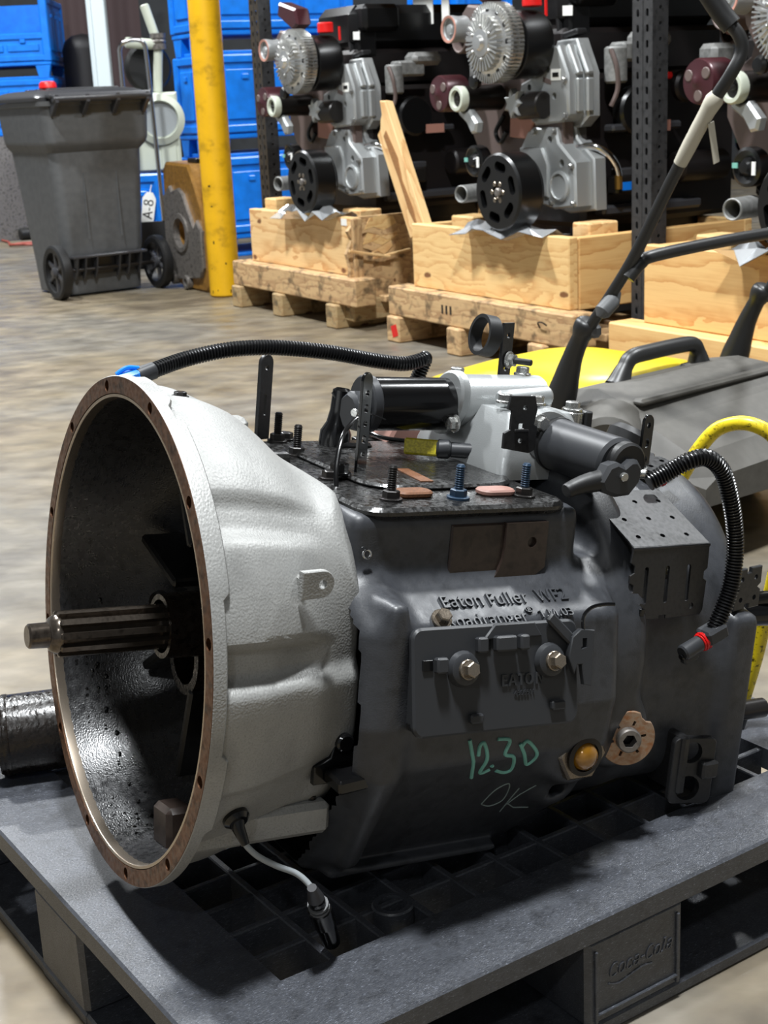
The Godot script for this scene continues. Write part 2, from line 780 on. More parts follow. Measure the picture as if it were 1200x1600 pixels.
func make_materials() -> void:
	var fine := ntex(1, 0.12, [0.0, 1.0], 3, 512)
	var grain := ntex(2, 0.3, [0.0, 1.0], 2, 512)
	var blot := ntex(3, 0.012, [0.72, 1.0, 0.9], 5, 512)
	M.glow = mat(Color(1, 1, 1), 0.5)
	M.glow.emission_enabled = true
	M.glow.emission = Color(0.975, 0.99, 1.0)
	M.glow.emission_energy_multiplier = 6.0
	M.frame = mat(Color(0.3, 0.31, 0.32), 0.5)
	M.concrete = mat(Color.WHITE, 0.5, 0.0, {"tex": ntex(11, 0.01, [Color(0.345, 0.32, 0.28), Color(0.41, 0.383, 0.335), Color(0.443, 0.414, 0.36), Color(0.50, 0.47, 0.415)], 8, 1024, FastNoiseLite.TYPE_SIMPLEX_SMOOTH, [0.1, 0.42, 0.62, 0.9]),
		"detail": ntex(12, 0.008, [Color(0.86, 0.87, 0.89), Color(0.96, 0.97, 1.0), Color(1.0, 0.965, 0.90), Color(0.93, 0.89, 0.85)], 6, 512), "scale2": 0.17,
		"rtex": ntex(13, 0.02, [0.3, 0.62], 4), "bump": ntex(14, 0.08, [0.0, 1.0], 4), "depth": 0.02, "scale": Vector3(0.42, 0.42, 0.62), "world": true})
	M.wall = mat(Color(0.16, 0.17, 0.18), 0.7, 0.0, {"tex": blot, "scale": 0.5})
	M.ceiling = mat(Color(0.5, 0.51, 0.52), 0.8)
	M.white_paint = mat(Color(0.78, 0.82, 0.83), 0.5)
	M.pallet = mat(Color(0.60, 0.62, 0.67), 0.42, 0.0, {"tex": ntex(21, 0.4, [0.33, 0.40, 0.44, 0.52, 1.0], 2, 512, FastNoiseLite.TYPE_VALUE, [0.0, 0.4, 0.66, 0.80, 0.90]), "detail": ntex(24, 0.02, [0.7, 1.0, 0.9], 5), "scale2": 2.5, "rtex": ntex(22, 0.1, [0.24, 0.58], 4), "bump": ntex(23, 0.3, [0.0, 1.0], 2), "depth": 0.03, "scale": Vector3(2.0, 9.0, 9.0), "spec": 0.6})
	M.alu = mat(Color(0.60, 0.60, 0.59), 0.5, 0.25, {"tex": ntex(31, 0.2, [0.72, 0.97, 1.0, 1.0], 3), "bump": ntex(30, 0.16, [0.0, 1.0], 2), "depth": 0.05, "scale": 3.6, "detail": ntex(32, 0.01, [0.86, 1.0, 0.97], 5), "scale2": 2.2})
	M.alu_dark = mat(Color(0.60, 0.60, 0.59), 0.5, 0.3, {"tex": ntex(33, 0.02, [0.7, 1.0], 5), "bump": grain, "depth": 0.02, "scale": 3.0})
	M.fan_alu = mat(Color(0.84, 0.84, 0.83), 0.27, 0.9)
	M.alu_new = mat(Color(0.67, 0.68, 0.68), 0.36, 0.55, {"bump": grain, "depth": 0.02, "scale": 4.0})
	M.rim_steel = mat(Color(0.47, 0.38, 0.31), 0.34, 0.65, {"tex": ntex(34, 0.02, [Color(0.30, 0.22, 0.17), Color(0.85, 0.72, 0.62), Color(0.55, 0.44, 0.36)], 5), "rtex": ntex(35, 0.05, [0.22, 0.6], 4), "scale": 4.0})
	M.bright = mat(Color(0.66, 0.61, 0.55), 0.25, 0.9)
	M.greasy = mat(Color(0.10, 0.075, 0.055), 0.2, 0.1, {"tex": ntex(37, 0.03, [0.35, 1.0, 0.6], 5), "rtex": ntex(38, 0.06, [0.08, 0.5], 4), "bump": ntex(39, 0.09, [0.0, 1.0], 4), "depth": 0.05, "scale": 3.0})
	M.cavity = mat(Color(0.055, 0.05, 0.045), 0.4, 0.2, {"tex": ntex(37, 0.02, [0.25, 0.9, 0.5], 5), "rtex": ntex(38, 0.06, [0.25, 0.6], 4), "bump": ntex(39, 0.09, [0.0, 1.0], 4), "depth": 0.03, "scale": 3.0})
	M.oily_wall = mat(Color(0.15, 0.15, 0.155), 0.28, 0.2, {"tex": ntex(60, 0.03, [0.25, 1.0, 0.75], 5), "rtex": ntex(38, 0.06, [0.1, 0.5], 4), "bump": grain, "depth": 0.05, "scale": 3.0})
	M.shaft = mat(Color(0.42, 0.385, 0.35), 0.2, 0.85, {"tex": ntex(40, 0.03, [0.55, 1.0, 0.8], 5), "scale": 6.0})
	M.case = mat(Color(0.215, 0.222, 0.238), 0.4, 0.0, {"tex": ntex(41, 0.02, [0.7, 1.0, 0.85], 5), "rtex": ntex(42, 0.03, [0.34, 0.56], 5), "bump": grain, "depth": 0.02, "scale": 3.0, "spec": 0.5})
	M.deck = mat(Color(0.09, 0.088, 0.086), 0.2, 0.0, {"tex": ntex(41, 0.02, [0.55, 1.0, 0.8], 5), "rtex": ntex(43, 0.05, [0.08, 0.5], 5), "bump": ntex(44, 0.1, [0.0, 1.0], 4), "depth": 0.03, "scale": 4.0, "spec": 0.6})
	M.black_steel = mat(Color(0.125, 0.125, 0.13), 0.42, 0.0, {"tex": ntex(45, 0.06, [0.7, 1.0, 1.25], 4), "rtex": ntex(46, 0.05, [0.25, 0.6], 4), "scale": 5.0})
	M.black_gloss = mat(Color(0.045, 0.045, 0.048), 0.16)
	M.black_plastic = mat(Color(0.185, 0.19, 0.2), 0.42, 0.0, {"spec": 0.4})
	M.brown_paint = mat(Color(0.20, 0.16, 0.14), 0.35, 0.0, {"tex": ntex(41, 0.02, [0.55, 1.0, 0.8], 5), "scale": 4.0})
	M.torn_wood = mat(Color(0.62, 0.43, 0.24), 0.8, 0.0, {"tex": ntex(48, 0.05, [0.4, 1.0, 0.7], 4), "scale": 5.0})
	M.rubber = mat(Color(0.055, 0.055, 0.058), 0.5)
	M.conduit = mat(Color(0.05, 0.05, 0.055), 0.28)
	M.zinc = mat(Color(0.70, 0.70, 0.69), 0.28, 0.85, {"rtex": ntex(36, 0.06, [0.12, 0.4], 3), "scale": 9.0})
	M.bolt = mat(Color(0.5, 0.46, 0.41), 0.35, 0.7, {"rtex": ntex(36, 0.06, [0.12, 0.4], 3), "scale": 9.0})
	M.dark_bolt = mat(Color(0.14, 0.13, 0.125), 0.3, 0.4)
	M.blue_bolt = mat(Color(0.13, 0.21, 0.29), 0.35, 0.3)
	M.blue_plastic = mat(Color(0.05, 0.45, 0.85), 0.3)
	M.red_rubber = mat(Color(0.75, 0.05, 0.05), 0.4)
	M.yellow_label = mat(Color(0.80, 0.74, 0.15), 0.4, 0.0, {"tex": ntex(47, 0.05, [0.65, 1.0], 4), "scale": 9.0})
	M.rust = mat(Color(0.42, 0.26, 0.14), 0.6, 0.2, {"tex": ntex(48, 0.05, [0.4, 1.0, 0.7], 4), "scale": 7.0})
	M.primer = mat(Color(0.52, 0.38, 0.34), 0.55)
	M.disc = mat(Color(0.62, 0.56, 0.50), 0.42, 0.5, {"tex": ntex(49, 0.012, [Color(0.95, 0.62, 0.38), Color(1, 0.97, 0.94), Color(0.82, 0.6, 0.45)], 4), "scale": 9.0})
	M.brass = mat(Color(0.52, 0.40, 0.2), 0.3, 0.7)
	M.amber = mat(Color(0.55, 0.38, 0.10), 0.1, 0.2, {"coat": 1.0})
	M.paint_green = mat(Color(0.43, 0.66, 0.61), 0.6)
	M.chalk = mat(Color(0.45, 0.5, 0.49), 0.7)
	M.yellow_steel = mat(Color(0.86, 0.66, 0.07), 0.4, 0.0, {"tex": ntex(51, 0.012, [0.70, 0.97, 1.0, 1.0], 5), "scale": 1.2})
	M.yellow_hose = mat(Color(0.88, 0.78, 0.12), 0.4, 0.0, {"tex": ntex(53, 0.05, [0.1, 1.0, 1.0, 1.0], 4, 512, FastNoiseLite.TYPE_SIMPLEX_SMOOTH, [0.22, 0.32, 0.6, 1.0]), "scale": 4.0})
	M.bin = mat(Color(0.335, 0.34, 0.345), 0.5, 0.0, {"tex": ntex(54, 0.01, [0.86, 1.0], 4), "bump": grain, "depth": 0.02, "scale": 3.0})
	M.bin_dark = mat(Color(0.21, 0.21, 0.22), 0.3)
	M.blue_bin = mat(Color(0.02, 0.48, 0.90), 0.38, 0.0, {"tex": ntex(55, 0.01, [0.85, 1.0], 4), "scale": 1.5})
	M.gold = mat(Color(0.62, 0.45, 0.20), 0.4, 0.3, {"tex": ntex(56, 0.015, [0.75, 1.0], 4), "bump": ntex(57, 0.03, [0.0, 1.0], 4), "depth": 0.15, "scale": 3.0})
	M.machined = mat(Color(0.50, 0.48, 0.46), 0.4, 0.5, {"tex": ntex(58, 0.02, [0.5, 1.0, 0.8], 5), "scale": 3.0})
	M.rack = mat(Color(0.20, 0.20, 0.205), 0.45, 0.0, {"tex": ntex(59, 0.03, [0.6, 1.0, 1.3], 5), "scale": 2.0})
	M.engine_black = mat(Color(0.06, 0.06, 0.063), 0.3, 0.1)
	M.engine_dark = mat(Color(0.10, 0.085, 0.085), 0.4, 0.2)
	M.gasket = mat(Color(0.40, 0.345, 0.33), 0.5, 0.2)
	M.maroon = mat(Color(0.26, 0.13, 0.15), 0.3, 0.2)
	M.pink = mat(Color(0.72, 0.52, 0.46), 0.5, 0.2)
	M.paper = mat(Color(0.9, 0.9, 0.88), 0.7)
	M.red = mat(Color(0.8, 0.08, 0.07), 0.4)
	M.foil = mat(Color(0.8, 0.81, 0.82), 0.16, 0.6)
	M.chrome = mat(Color(0.8, 0.8, 0.8), 0.14, 1.0)
	M.offwhite = mat(Color(0.72, 0.74, 0.68), 0.4)
	M.grey_panel = mat(Color(0.55, 0.57, 0.58), 0.4)
	M.mower_yellow = mat(Color(0.82, 0.72, 0.12), 0.35, 0.0, {"tex": ntex(61, 0.008, [0.82, 1.0], 4), "scale": 3.0})
	M.mower_grey = mat(Color(0.33, 0.32, 0.30), 0.6, 0.0, {"tex": ntex(62, 0.02, [0.85, 1.0], 4), "scale": 3.0})
	M.mower_black = mat(Color(0.12, 0.12, 0.12), 0.4)
	M.tape = mat(Color(0.72, 0.70, 0.64), 0.7)
	M.copper_wire = mat(Color(0.55, 0.25, 0.2), 0.5)
	for k in 4:
		var t := wood(100 + k * 13, [Color(0.88, 0.74, 0.53), Color(0.88, 0.74, 0.51), Color(0.87, 0.71, 0.47), Color(0.82, 0.69, 0.51)][k], [Color(0.74, 0.53, 0.32), Color(0.77, 0.57, 0.35), Color(0.73, 0.51, 0.28), Color(0.62, 0.47, 0.33)][k], [6.0, 9.0, 5.0, 8.0][k], [2, 1, 2, 1][k])
		M["wood%d" % k] = mat(Color.WHITE, 0.6, 0.0, {"tex": t, "scale": Vector3(1.1, 2.6, 2.6)})
	M.wood_old = mat(Color(0.93, 0.92, 0.90), 0.7, 0.0, {"tex": M.wood3.albedo_texture, "scale": Vector3(1.1, 3.2, 3.2), "detail": ntex(64, 0.012, [0.62, 1.0, 1.0, 0.9], 4, 512, FastNoiseLite.TYPE_SIMPLEX_SMOOTH, [0.1, 0.4, 0.7, 1.0]), "scale2": 1.6})
	M.wood_grey = mat(Color(0.74, 0.76, 0.80), 0.75, 0.0, {"tex": M.wood1.albedo_texture, "scale": Vector3(1.3, 4.0, 4.0), "detail": ntex(64, 0.012, [0.62, 1.0, 1.0, 0.9], 4, 512, FastNoiseLite.TYPE_SIMPLEX_SMOOTH, [0.1, 0.4, 0.7, 1.0]), "scale2": 1.6})


func room() -> void:
	struct("floor", MB.new().box(Vector3(0, -0.1, -5.5), Vector3(16, 0.2, 23)), M.concrete)
	struct("ceiling", MB.new().box(Vector3(0, 7.1, -5.5), Vector3(16, 0.2, 23)), M.ceiling)
	struct("wall_back", MB.new().box(Vector3(0, 3.5, -17.1), Vector3(16.4, 7, 0.2)), M.wall)
	struct("wall_front", MB.new().box(Vector3(0, 3.5, 6.1), Vector3(16.4, 7, 0.2)), M.ceiling)
	struct("wall_left", MB.new().box(Vector3(-8.1, 3.5, -5.5), Vector3(0.2, 7, 23)), M.ceiling)
	struct("wall_right", MB.new().box(Vector3(8.1, 3.5, -5.5), Vector3(0.2, 7, 23)), M.ceiling)


func pallet() -> void:
	var o := thing("plastic_pallet", "black plastic pallet with a brushed oily top, under the transmission", "pallet", PAL)
	var lx := 1.016
	var lz := 0.9
	# deck: a solid border 115 mm wide round a waffle of square openings
	var holes := []
	var n := 12
	var px := (lx - 0.236) / n
	var pz := (lz - 0.232) / n
	var d := MB.new()
	var bor := 0.118
	for r in [[lx / 2, -bor / 2, lx, bor], [lx / 2, -lz + bor / 2, lx, bor], [bor / 2, -lz / 2, bor, lz - 2 * bor], [lx - bor / 2, -lz / 2, bor, lz - 2 * bor]]:
		d.box(Vector3(r[0], 0.137, r[1]), Vector3(r[2], 0.027, r[3]), 0.0)
	obj("deck_border", deck_border(lx, lz, bor), M.pallet, o)
	var g := MB.new()
	for i in range(1, n):
		g.box(Vector3(bor + i * px, 0.125, -lz / 2), Vector3(0.009, 0.048, lz - 2 * bor + 0.004), 0.0015)
	for j in range(1, n):
		g.box(Vector3(lx / 2, 0.1245, -bor - j * pz), Vector3(lx - 2 * bor + 0.004, 0.047, 0.009), 0.0015)
	obj("waffle_grid", g, M.pallet, o)
	var rg := MB.new().prism(circle(Vector2.ZERO, 0.024, 24), -0.03, 0.0, Transform3D(Basis(Vector3.RIGHT, -PI / 2), Vector3(0.291, 0.1505, -0.166)), 0.002, [circle(Vector2.ZERO, 0.016, 24)])
	obj("ring_boss", rg, M.pallet, o)
	# nine feet and three runners
	for i in 3:
		for j in 3:
			var cx: float = [0.075, 0.505, lx - 0.075][i]
			var cz: float = [-0.07, -0.44, -lz + 0.07][j]
			var b := MB.new()
			var sx: float = 0.148
			var sz: float = 0.136
			b.box(Vector3(cx, 0.07, cz), Vector3(sx, 0.11, sz), 0.006)
			if j == 0:
				for e in [-1, 1]:
					b.box(Vector3(cx + e * sx * 0.42, 0.066, cz + sz / 2 + 0.0015), Vector3(0.004, 0.09, 0.004), 0.001)
				b.box(Vector3(cx, 0.03, cz + sz / 2 + 0.0015), Vector3(sx * 0.84, 0.004, 0.004), 0.001)
			obj("foot", b, M.pallet, o)
	for j in 3:
		var cz: float = [-0.07, -0.44, -lz + 0.07][j]
		obj("runner", MB.new().box(Vector3(lx / 2, 0.009, cz), Vector3(lx, 0.018, 0.136), 0.003), M.pallet, o)
	for i in 3:
		var cx: float = [0.075, 0.505, lx - 0.075][i]
		obj("runner", MB.new().box(Vector3(cx, 0.009, -lz / 2), Vector3(0.148, 0.0175, lz - 0.01), 0.003), M.pallet, o)
	var rib := MB.new()
	for k in 9:
		rib.box(Vector3(0.60 + k * 0.043, 0.03, -0.17), Vector3(0.034, 0.036, 0.06), 0.004, Basis(Vector3.UP, 0.2))
	for k in 9:
		rib.box(Vector3(0.16, 0.04, -0.14 - k * 0.03), Vector3(0.06, 0.05, 0.02), 0.004)
	obj("inner_rib", rib, M.pallet, o)
	# the raised script on the middle foot
	var sh := Basis(Vector3(1, 0.0, 0), Vector3(0.28, 1, 0), Vector3(0, 0, 1))
	obj("raised_lettering", text("Coca-Cola", 0.0215, 0.0022, "Droid Serif", false), M.pallet, o, Transform3D(sh, Vector3(0.512, 0.077, -0.0018)))
	obj("raised_lettering", MB.new().tube(spline(P3([0.462, 0.063, -0.002, 0.478, 0.058, -0.002, 0.51, 0.064, -0.002, 0.528, 0.062, -0.002])), 0.0015, 6), M.pallet, o)


func deck_border(lx: float, lz: float, bor: float) -> MB:
	var m := MB.new()
	var hole := P([bor, bor, lx - bor, bor, lx - bor, lz - bor, bor, lz - bor])
	var out := PackedVector2Array()
	for q in rrect(lx, lz, 0.02):
		out.append(q + Vector2(lx / 2, lz / 2))
	m.prism(out, 0.121, 0.151, Transform3D(Basis(Vector3(1, 0, 0), Vector3(0, 0, -1), Vector3(0, 1, 0)), Vector3.ZERO), 0.003, [hole])
	return m


# ---------------------------------------------------------------- the transmission, in its own frame: x to the tail, y up, z to the side that is seen
func bell_radius(x: float, t: float) -> float:
	# t: angle from the top towards z
	var c := cos(t)
	var s := sin(t)
	var prof := [[0.0, 0.262], [0.03, 0.2615], [0.06, 0.258], [0.10, 0.248], [0.136, 0.236], [0.165, 0.222], [0.19, 0.205]]
	var rc: float = 0.205
	for i in prof.size() - 1:
		if x >= prof[i][0] and x <= prof[i + 1][0]:
			rc = lerpf(prof[i][1], prof[i + 1][1], (x - prof[i][0]) / (prof[i + 1][0] - prof[i][0]))
	var hy := 0.188 if c > 0.0 else 0.212
	var rb := pow(pow(absf(c) / hy, 4.5) + pow(absf(s) / 0.212, 4.5), -1.0 / 4.5)
	var r := lerpf(rc, minf(rb, rc + 0.02), pow(clampf((x - 0.04) / 0.145, 0.0, 1.0), 2.6))
	var a := rad_to_deg(t)
	if a > 180.0:
		a = 360.0 - a
	var fade := (1.0 - smoothstep(0.11, 0.158, x))
	r += fade * (0.008 * (smoothstep(4, 9, a) - smoothstep(43, 46.5, a)) + 0.010 * (smoothstep(51, 57, a) - smoothstep(76, 78.5, a)) - 0.008 * (smoothstep(77, 79, a) - smoothstep(84, 86.5, a)) + 0.009 * (smoothstep(84.5, 88, a) - smoothstep(110, 112, a)))
	# the lower neck swells
	r += 0.010 * smoothstep(0.10, 0.15, x) * smoothstep(84, 90, a) * (1.0 - smoothstep(104, 116, a))
	# rounded rear edge
	if x > 0.172:
		var q := (x - 0.172) / 0.018
		r -= 0.014 * (1.0 - sqrt(maxf(0.0, 1.0 - q * q)))
	return r


func bell_pt(x: float, t: float, lift := 0.0) -> Vector3:
	var r := bell_radius(x, t) + lift
	return Vector3(x, r * cos(t), r * sin(t))


func loop(x: float, r: float, n: int) -> PackedVector3Array:
	var o := PackedVector3Array()
	for i in n:
		var t := TAU * i / n
		o.append(Vector3(x, r * cos(t), r * sin(t)))
	return o


func skin(m: MB, rings: Array) -> void:
	# rings in turn, outside to the left of their order of growth in x
	for i in rings.size() - 1:
		var n: int = rings[i].size()
		for k in n:
			var k2 := (k + 1) % n
			m.quad(rings[i][k], rings[i][k2], rings[i + 1][k2], rings[i + 1][k])


func case_sdf(p: Vector3) -> float:
	# deck housing on top
	var d := sbox(p, Vector3(0.328, 0.10, 0), Vector3(0.146, 0.066, 0.187), 0.014)
	# main body: a section pushed along x
	var q := Vector2(absf(p.z), p.y)
	var s := spoly(q, body_poly)
	var e := absf(p.x - 0.335) - 0.150
	var m := minf(maxf(s, e), 0.0) + Vector2(maxf(s, 0.0), maxf(e, 0.0)).length() - 0.016
	# its underside rises to the rear
	var cutp := (p.x - 0.44) * 0.72 - (p.y + 0.262) * 0.69
	m = -smin(-m, -cutp + 0.0, 0.02)
	d = smin(d, m, 0.014)
	# round rear housing
	var a := scylx(p, Vector3(0.625, -0.005, 0), 0.135, 0.186, 0.05)
	a = smin(a, sbox(p, Vector3(0.652, -0.100, 0), Vector3(0.126, 0.092, 0.190), 0.05), 0.03)
	a = smin(a, scylx(p, Vector3(0.535, -0.02, 0), 0.028, 0.232, 0.02), 0.035)
	d = smin(d, a, 0.028)
	# boss round the two plugs and the lug below
	d = smin(d, scylz(p, Vector3(0.543, -0.103, 0.17), 0.050, 0.042, 0.012), 0.02)
	d = smin(d, scylz(p, Vector3(0.466, -0.108, 0.18), 0.056, 0.042, 0.012), 0.02)
	d = smin(d, scylz(p, Vector3(0.463, -0.162, 0.15), 0.055, 0.024, 0.008), 0.025)
	d = maxf(d, -scylz(p, Vector3(0.463, -0.162, 0.21), 0.03, 0.011, 0.003))
	# lip of the pan
	d = smin(d, sbox(p, Vector3(0.308, -0.2485, 0), Vector3(0.112, 0.006, 0.168), 0.005), 0.008)
	# rib along the front corner and buttress at the rear
	d = smin(d, sbox(p, Vector3(0.205, -0.07, 0.0), Vector3(0.012, 0.16, 0.262 + minf(0.0, p.y + 0.10) * 0.5), 0.01), 0.03)
	d = smin(d, sbox(p, Vector3(0.732, -0.10, 0.12), Vector3(0.022, 0.125, 0.085), 0.012), 0.02)
	return d


var body_poly := PackedVector2Array()


func transmission() -> void:
	var o := thing("truck_transmission", "large greasy truck transmission with a silver bell housing and black case, on the black pallet", "transmission", TR)
	body_poly = P([0.0, -0.234, 0.135, -0.234, 0.235, -0.09, 0.2435, -0.04, 0.232, 0.05, 0.172, 0.086, 0.0, 0.086])
	var XZ := Transform3D(Basis(Vector3(0, 0, 1), Vector3(1, 0, 0), Vector3(0, 1, 0)), Vector3.ZERO)  # turns about y into turns about x
	# ---- bell housing
	var n := 288
	var rings := []
	var xs := [0.012, 0.016, 0.022, 0.03, 0.036, 0.044, 0.055, 0.066, 0.078, 0.09, 0.1, 0.11, 0.12, 0.13, 0.14, 0.15, 0.158, 0.165, 0.17, 0.174, 0.178, 0.182, 0.185, 0.1875, 0.1895, 0.19]
	for x in xs:
		var rg := PackedVector3Array()
		for k in n:
			rg.append(bell_pt(x, TAU * k / n))
		rings.append(rg)
	rings.append(loop(0.19, 0.12, n))
	var b := MB.new()
	skin(b, rings)
	var bell := obj("bell_housing", b, M.alu, o, Transform3D(), 50.0)
	# rim of the flange, thicker over the pads
	var rim := MB.new()
	var rr := []
	for st in [[0.0, 0.2765, 0.0], [0.001, 0.2775, 0.0], [0.0130, 0.2775, 1.0], [0.0150, 0.275, 1.0], [0.0155, 0.255, 1.0]]:
		var rg := PackedVector3Array()
		for k in n:
			var t := TAU * k / n
			var a := rad_to_deg(t)
			var pad := 0.0
			for c in [[-6.0, 17.0], [26.0, 66.0], [100.0, 118.0], [196.0, 240.0], [290.0, 330.0]]:
				pad = maxf(pad, smoothstep(c[0] - 1.2, c[0], a) - smoothstep(c[1], c[1] + 1.2, a))
			var x: float = st[0] + pad * st[2] * 0.006
			rg.append(Vector3(x, (st[1] + pad * 0.0015 * st[2]) * cos(t), (st[1] + pad * 0.0015 * st[2]) * sin(t)))
		rr.append(rg)
	skin(rim, rr)
	obj("flange_rim", rim, M.alu, bell, Transform3D(), 45.0)
	# brown machined face with bolt holes, and the bright pilot lip inside it
	var hs := []
	for k in 12:
		var t := TAU * (k + 0.47) / 12.0
		hs.append(circle(Vector2(cos(t), sin(t)) * 0.2672, 0.0066, 12, 0.0066))
	hs.append(circle(Vector2.ZERO, 0.2585, 96))
	var face := MB.new().prism(circle(Vector2.ZERO, 0.2766, 192), 0.0, 0.012, Transform3D(Basis(Vector3(0, 1, 0), Vector3(0, 0, -1), Vector3(-1, 0, 0)), Vector3(0.0115, 0, 0)), 0.0, hs)
	obj("flange_face", face, M.rim_steel, bell)
	var lip := MB.new()
	lip.lathe([Vector2(0.2535, 0.012), Vector2(0.2535, 0.0015), Vector2(0.2545, 0.0), Vector2(0.2575, 0.0), Vector2(0.2588, 0.002), Vector2(0.2588, 0.012)], 160, Transform3D(Basis(Vector3(0, 1, 0), Vector3(1, 0, 0), Vector3(0, 0, -1)), Vector3.ZERO))
	obj("pilot_lip", lip, M.bright, bell, Transform3D(), 50.0)
	# greasy inside
	var cav := MB.new()
	var cr := []
	for st in [[0.003, 0.2545], [0.012, 0.2535], [0.06, 0.246], [0.11, 0.232], [0.15, 0.205], [0.162, 0.19]]:
		cr.append(loop(st[0], st[1], 96))
	cr.reverse()
	skin(cav, cr)
	obj("inner_wall", cav, M.oily_wall, bell, Transform3D(), 30.0)
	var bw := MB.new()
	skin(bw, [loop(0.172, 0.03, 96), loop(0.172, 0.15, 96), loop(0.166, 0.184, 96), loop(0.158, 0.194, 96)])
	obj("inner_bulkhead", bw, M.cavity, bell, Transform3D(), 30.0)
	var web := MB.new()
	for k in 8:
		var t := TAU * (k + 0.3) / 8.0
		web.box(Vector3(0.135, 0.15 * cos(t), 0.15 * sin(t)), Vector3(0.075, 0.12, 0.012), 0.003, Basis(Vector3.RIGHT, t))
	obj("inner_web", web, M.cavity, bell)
	for c in [[0.065, -0.225, 0.035, 0.034, 0.05, 0.05]]:
		obj("inner_pad", MB.new().box(Vector3(c[0], c[1], c[2]), Vector3(c[3], c[4], c[5]), 0.006, Basis(Vector3.RIGHT, atan2(c[2], c[1]))), M.brown_paint, bell)
	var brg := MB.new()
	brg.lathe([Vector2(0.03, 0.19), Vector2(0.03, 0.05), Vector2(0.036, 0.05), Vector2(0.038, 0.13), Vector2(0.075, 0.14), Vector2(0.08, 0.145), Vector2(0.08, 0.175), Vector2(0.0, 0.175)], 40, Transform3D(Basis(Vector3(0, 1, 0), Vector3(1, 0, 0), Vector3(0, 0, -1)), Vector3.ZERO))
	obj("bearing_cover", brg, M.greasy, bell)
	var fork := MB.new()
	fork.lathe([Vector2(0.034, 0.0), Vector2(0.046, 0.0), Vector2(0.046, 0.05), Vector2(0.034, 0.05), Vector2(0.034, 0.0)], 28, Transform3D(Basis(Vector3(0, 1, 0), Vector3(1, 0, 0), Vector3(0, 0, -1)), Vector3(0.10, -0.055, -0.05)))
	fork.cyl(Vector3(0.12, -0.03, -0.19), Vector3(0.12, -0.03, 0.19), 0.014, 16)
	obj("release_fork", fork, M.greasy, bell)
	for y in [0.058, -0.085]:
		for k in 3:
			obj("inner_bolt", MB.new().box(Vector3(0.135, y + (k - 1) * 0.012, -0.075), Vector3(0.016, 0.009, 0.02), 0.002), M.brass, bell)
	# drops and lumps of oil on the lower rim
	var drops := MB.new()
	var rng := RandomNumberGenerator.new()
	rng.seed = 5
	for k in 60:
		var t := rng.randf_range(2.9, 4.6)
		var c := Vector3(rng.randf_range(0.02, 0.1), 0.2435 * cos(t), 0.2435 * sin(t))
		drops.lathe([Vector2(0.0, -0.001), Vector2(rng.randf_range(0.001, 0.003), 0.0), Vector2(0.0, 0.0018)], 8, along(-Vector3(0, c.y, c.z), c))
	var dr := obj("oil_drop", drops, M.black_gloss, bell)
	dr.set_meta("kind", "stuff")
	# side tab with a hole
	var tab := PackedVector2Array([Vector2(-0.014, -0.014)])
	for i in 9:
		var a := -PI / 2 + PI * i / 8
		tab.append(Vector2(0.010 + cos(a) * 0.014, sin(a) * 0.014))
	tab.append(Vector2(-0.014, 0.014))
	obj("side_tab", MB.new().prism(tab, -0.004, 0.004, Transform3D(Basis(Vector3.UP, 0.12), Vector3(0.112, 0.112, 0.242)), 0.001, [circle(Vector2(0.010, 0), 0.0048, 14)]), M.alu, bell)
	obj("side_tab_web", MB.new().box(Vector3(0.104, 0.108, 0.222), Vector3(0.006, 0.02, 0.03), 0.002), M.alu, bell)
	# foot block at the bottom
	var foot := MB.new().box(Vector3(0.113, -0.158, 0.191), Vector3(0.12, 0.036, 0.03), 0.006)
	foot.box(Vector3(0.045, -0.160, 0.195), Vector3(0.06, 0.032, 0.02), 0.004)
	obj("foot_block", foot, M.alu, bell)
	obj("dowel", MB.new().cyl(Vector3(0.155, -0.15, 0.19), Vector3(0.155, -0.135, 0.19), 0.006, 14, 0.001), M.dark_bolt, bell)
	var bump := MB.new().box(Vector3(0.160, 0.208, -0.09), Vector3(0.036, 0.026, 0.03), 0.006)
	obj("top_boss", bump, M.alu, bell)
	obj("top_bolt", MB.new().hexbolt(bell_pt(0.06, 0.0), Vector3.UP, 0.007, 0.006), M.dark_bolt, bell)
	# black clip bracket low on the neck
	var br := MB.new()
	var bp := Vector3(0.172, -0.092, 0.214)
	br.prism(P([-0.03, -0.02, 0.03, -0.02, 0.034, 0.0, 0.012, 0.012, 0.008, 0.036, -0.006, 0.036, -0.012, 0.008, -0.03, 0.0]), -0.004, 0.005, at(bp.x, bp.y, bp.z), 0.001)
	br.box(bp + Vector3(0.012, -0.008, 0.022), Vector3(0.062, 0.016, 0.036), 0.003, Basis(Vector3(0.3, 0.2, 1).normalized(), 0.1))
	br.cyl(bp + Vector3(0, 0.026, 0), bp + Vector3(0, 0.026, 0.014), 0.010, 16, 0.002)
	obj("clip_bracket", br, M.black_gloss, bell)
	# ---- input shaft
	var sp := PackedVector2Array()
	for k in 10:
		for q in [[0.0, 0.0252], [0.42, 0.0252], [0.5, 0.0190], [0.92, 0.0190]]:
			var a: float = TAU * (k + q[0]) / 10.0
			sp.append(Vector2(cos(a), sin(a)) * q[1])
	var XB := Basis(Vector3(0, 1, 0), Vector3(0, 0, 1), Vector3(1, 0, 0))
	var sh := MB.new().prism(sp, -0.068, 0.10, Transform3D(XB, Vector3.ZERO), 0.0015)
	sh.lathe([Vector2(0.0, 0.0), Vector2(0.0115, 0.0), Vector2(0.0135, 0.002), Vector2(0.0138, 0.022), Vector2(0.018, 0.024), Vector2(0.0215, 0.03), Vector2(0.0215, 0.034), Vector2(0, 0.034)], 28, Transform3D(Basis(Vector3(0, 1, 0), Vector3(1, 0, 0), Vector3(0, 0, -1)), Vector3(-0.099, 0, 0)))
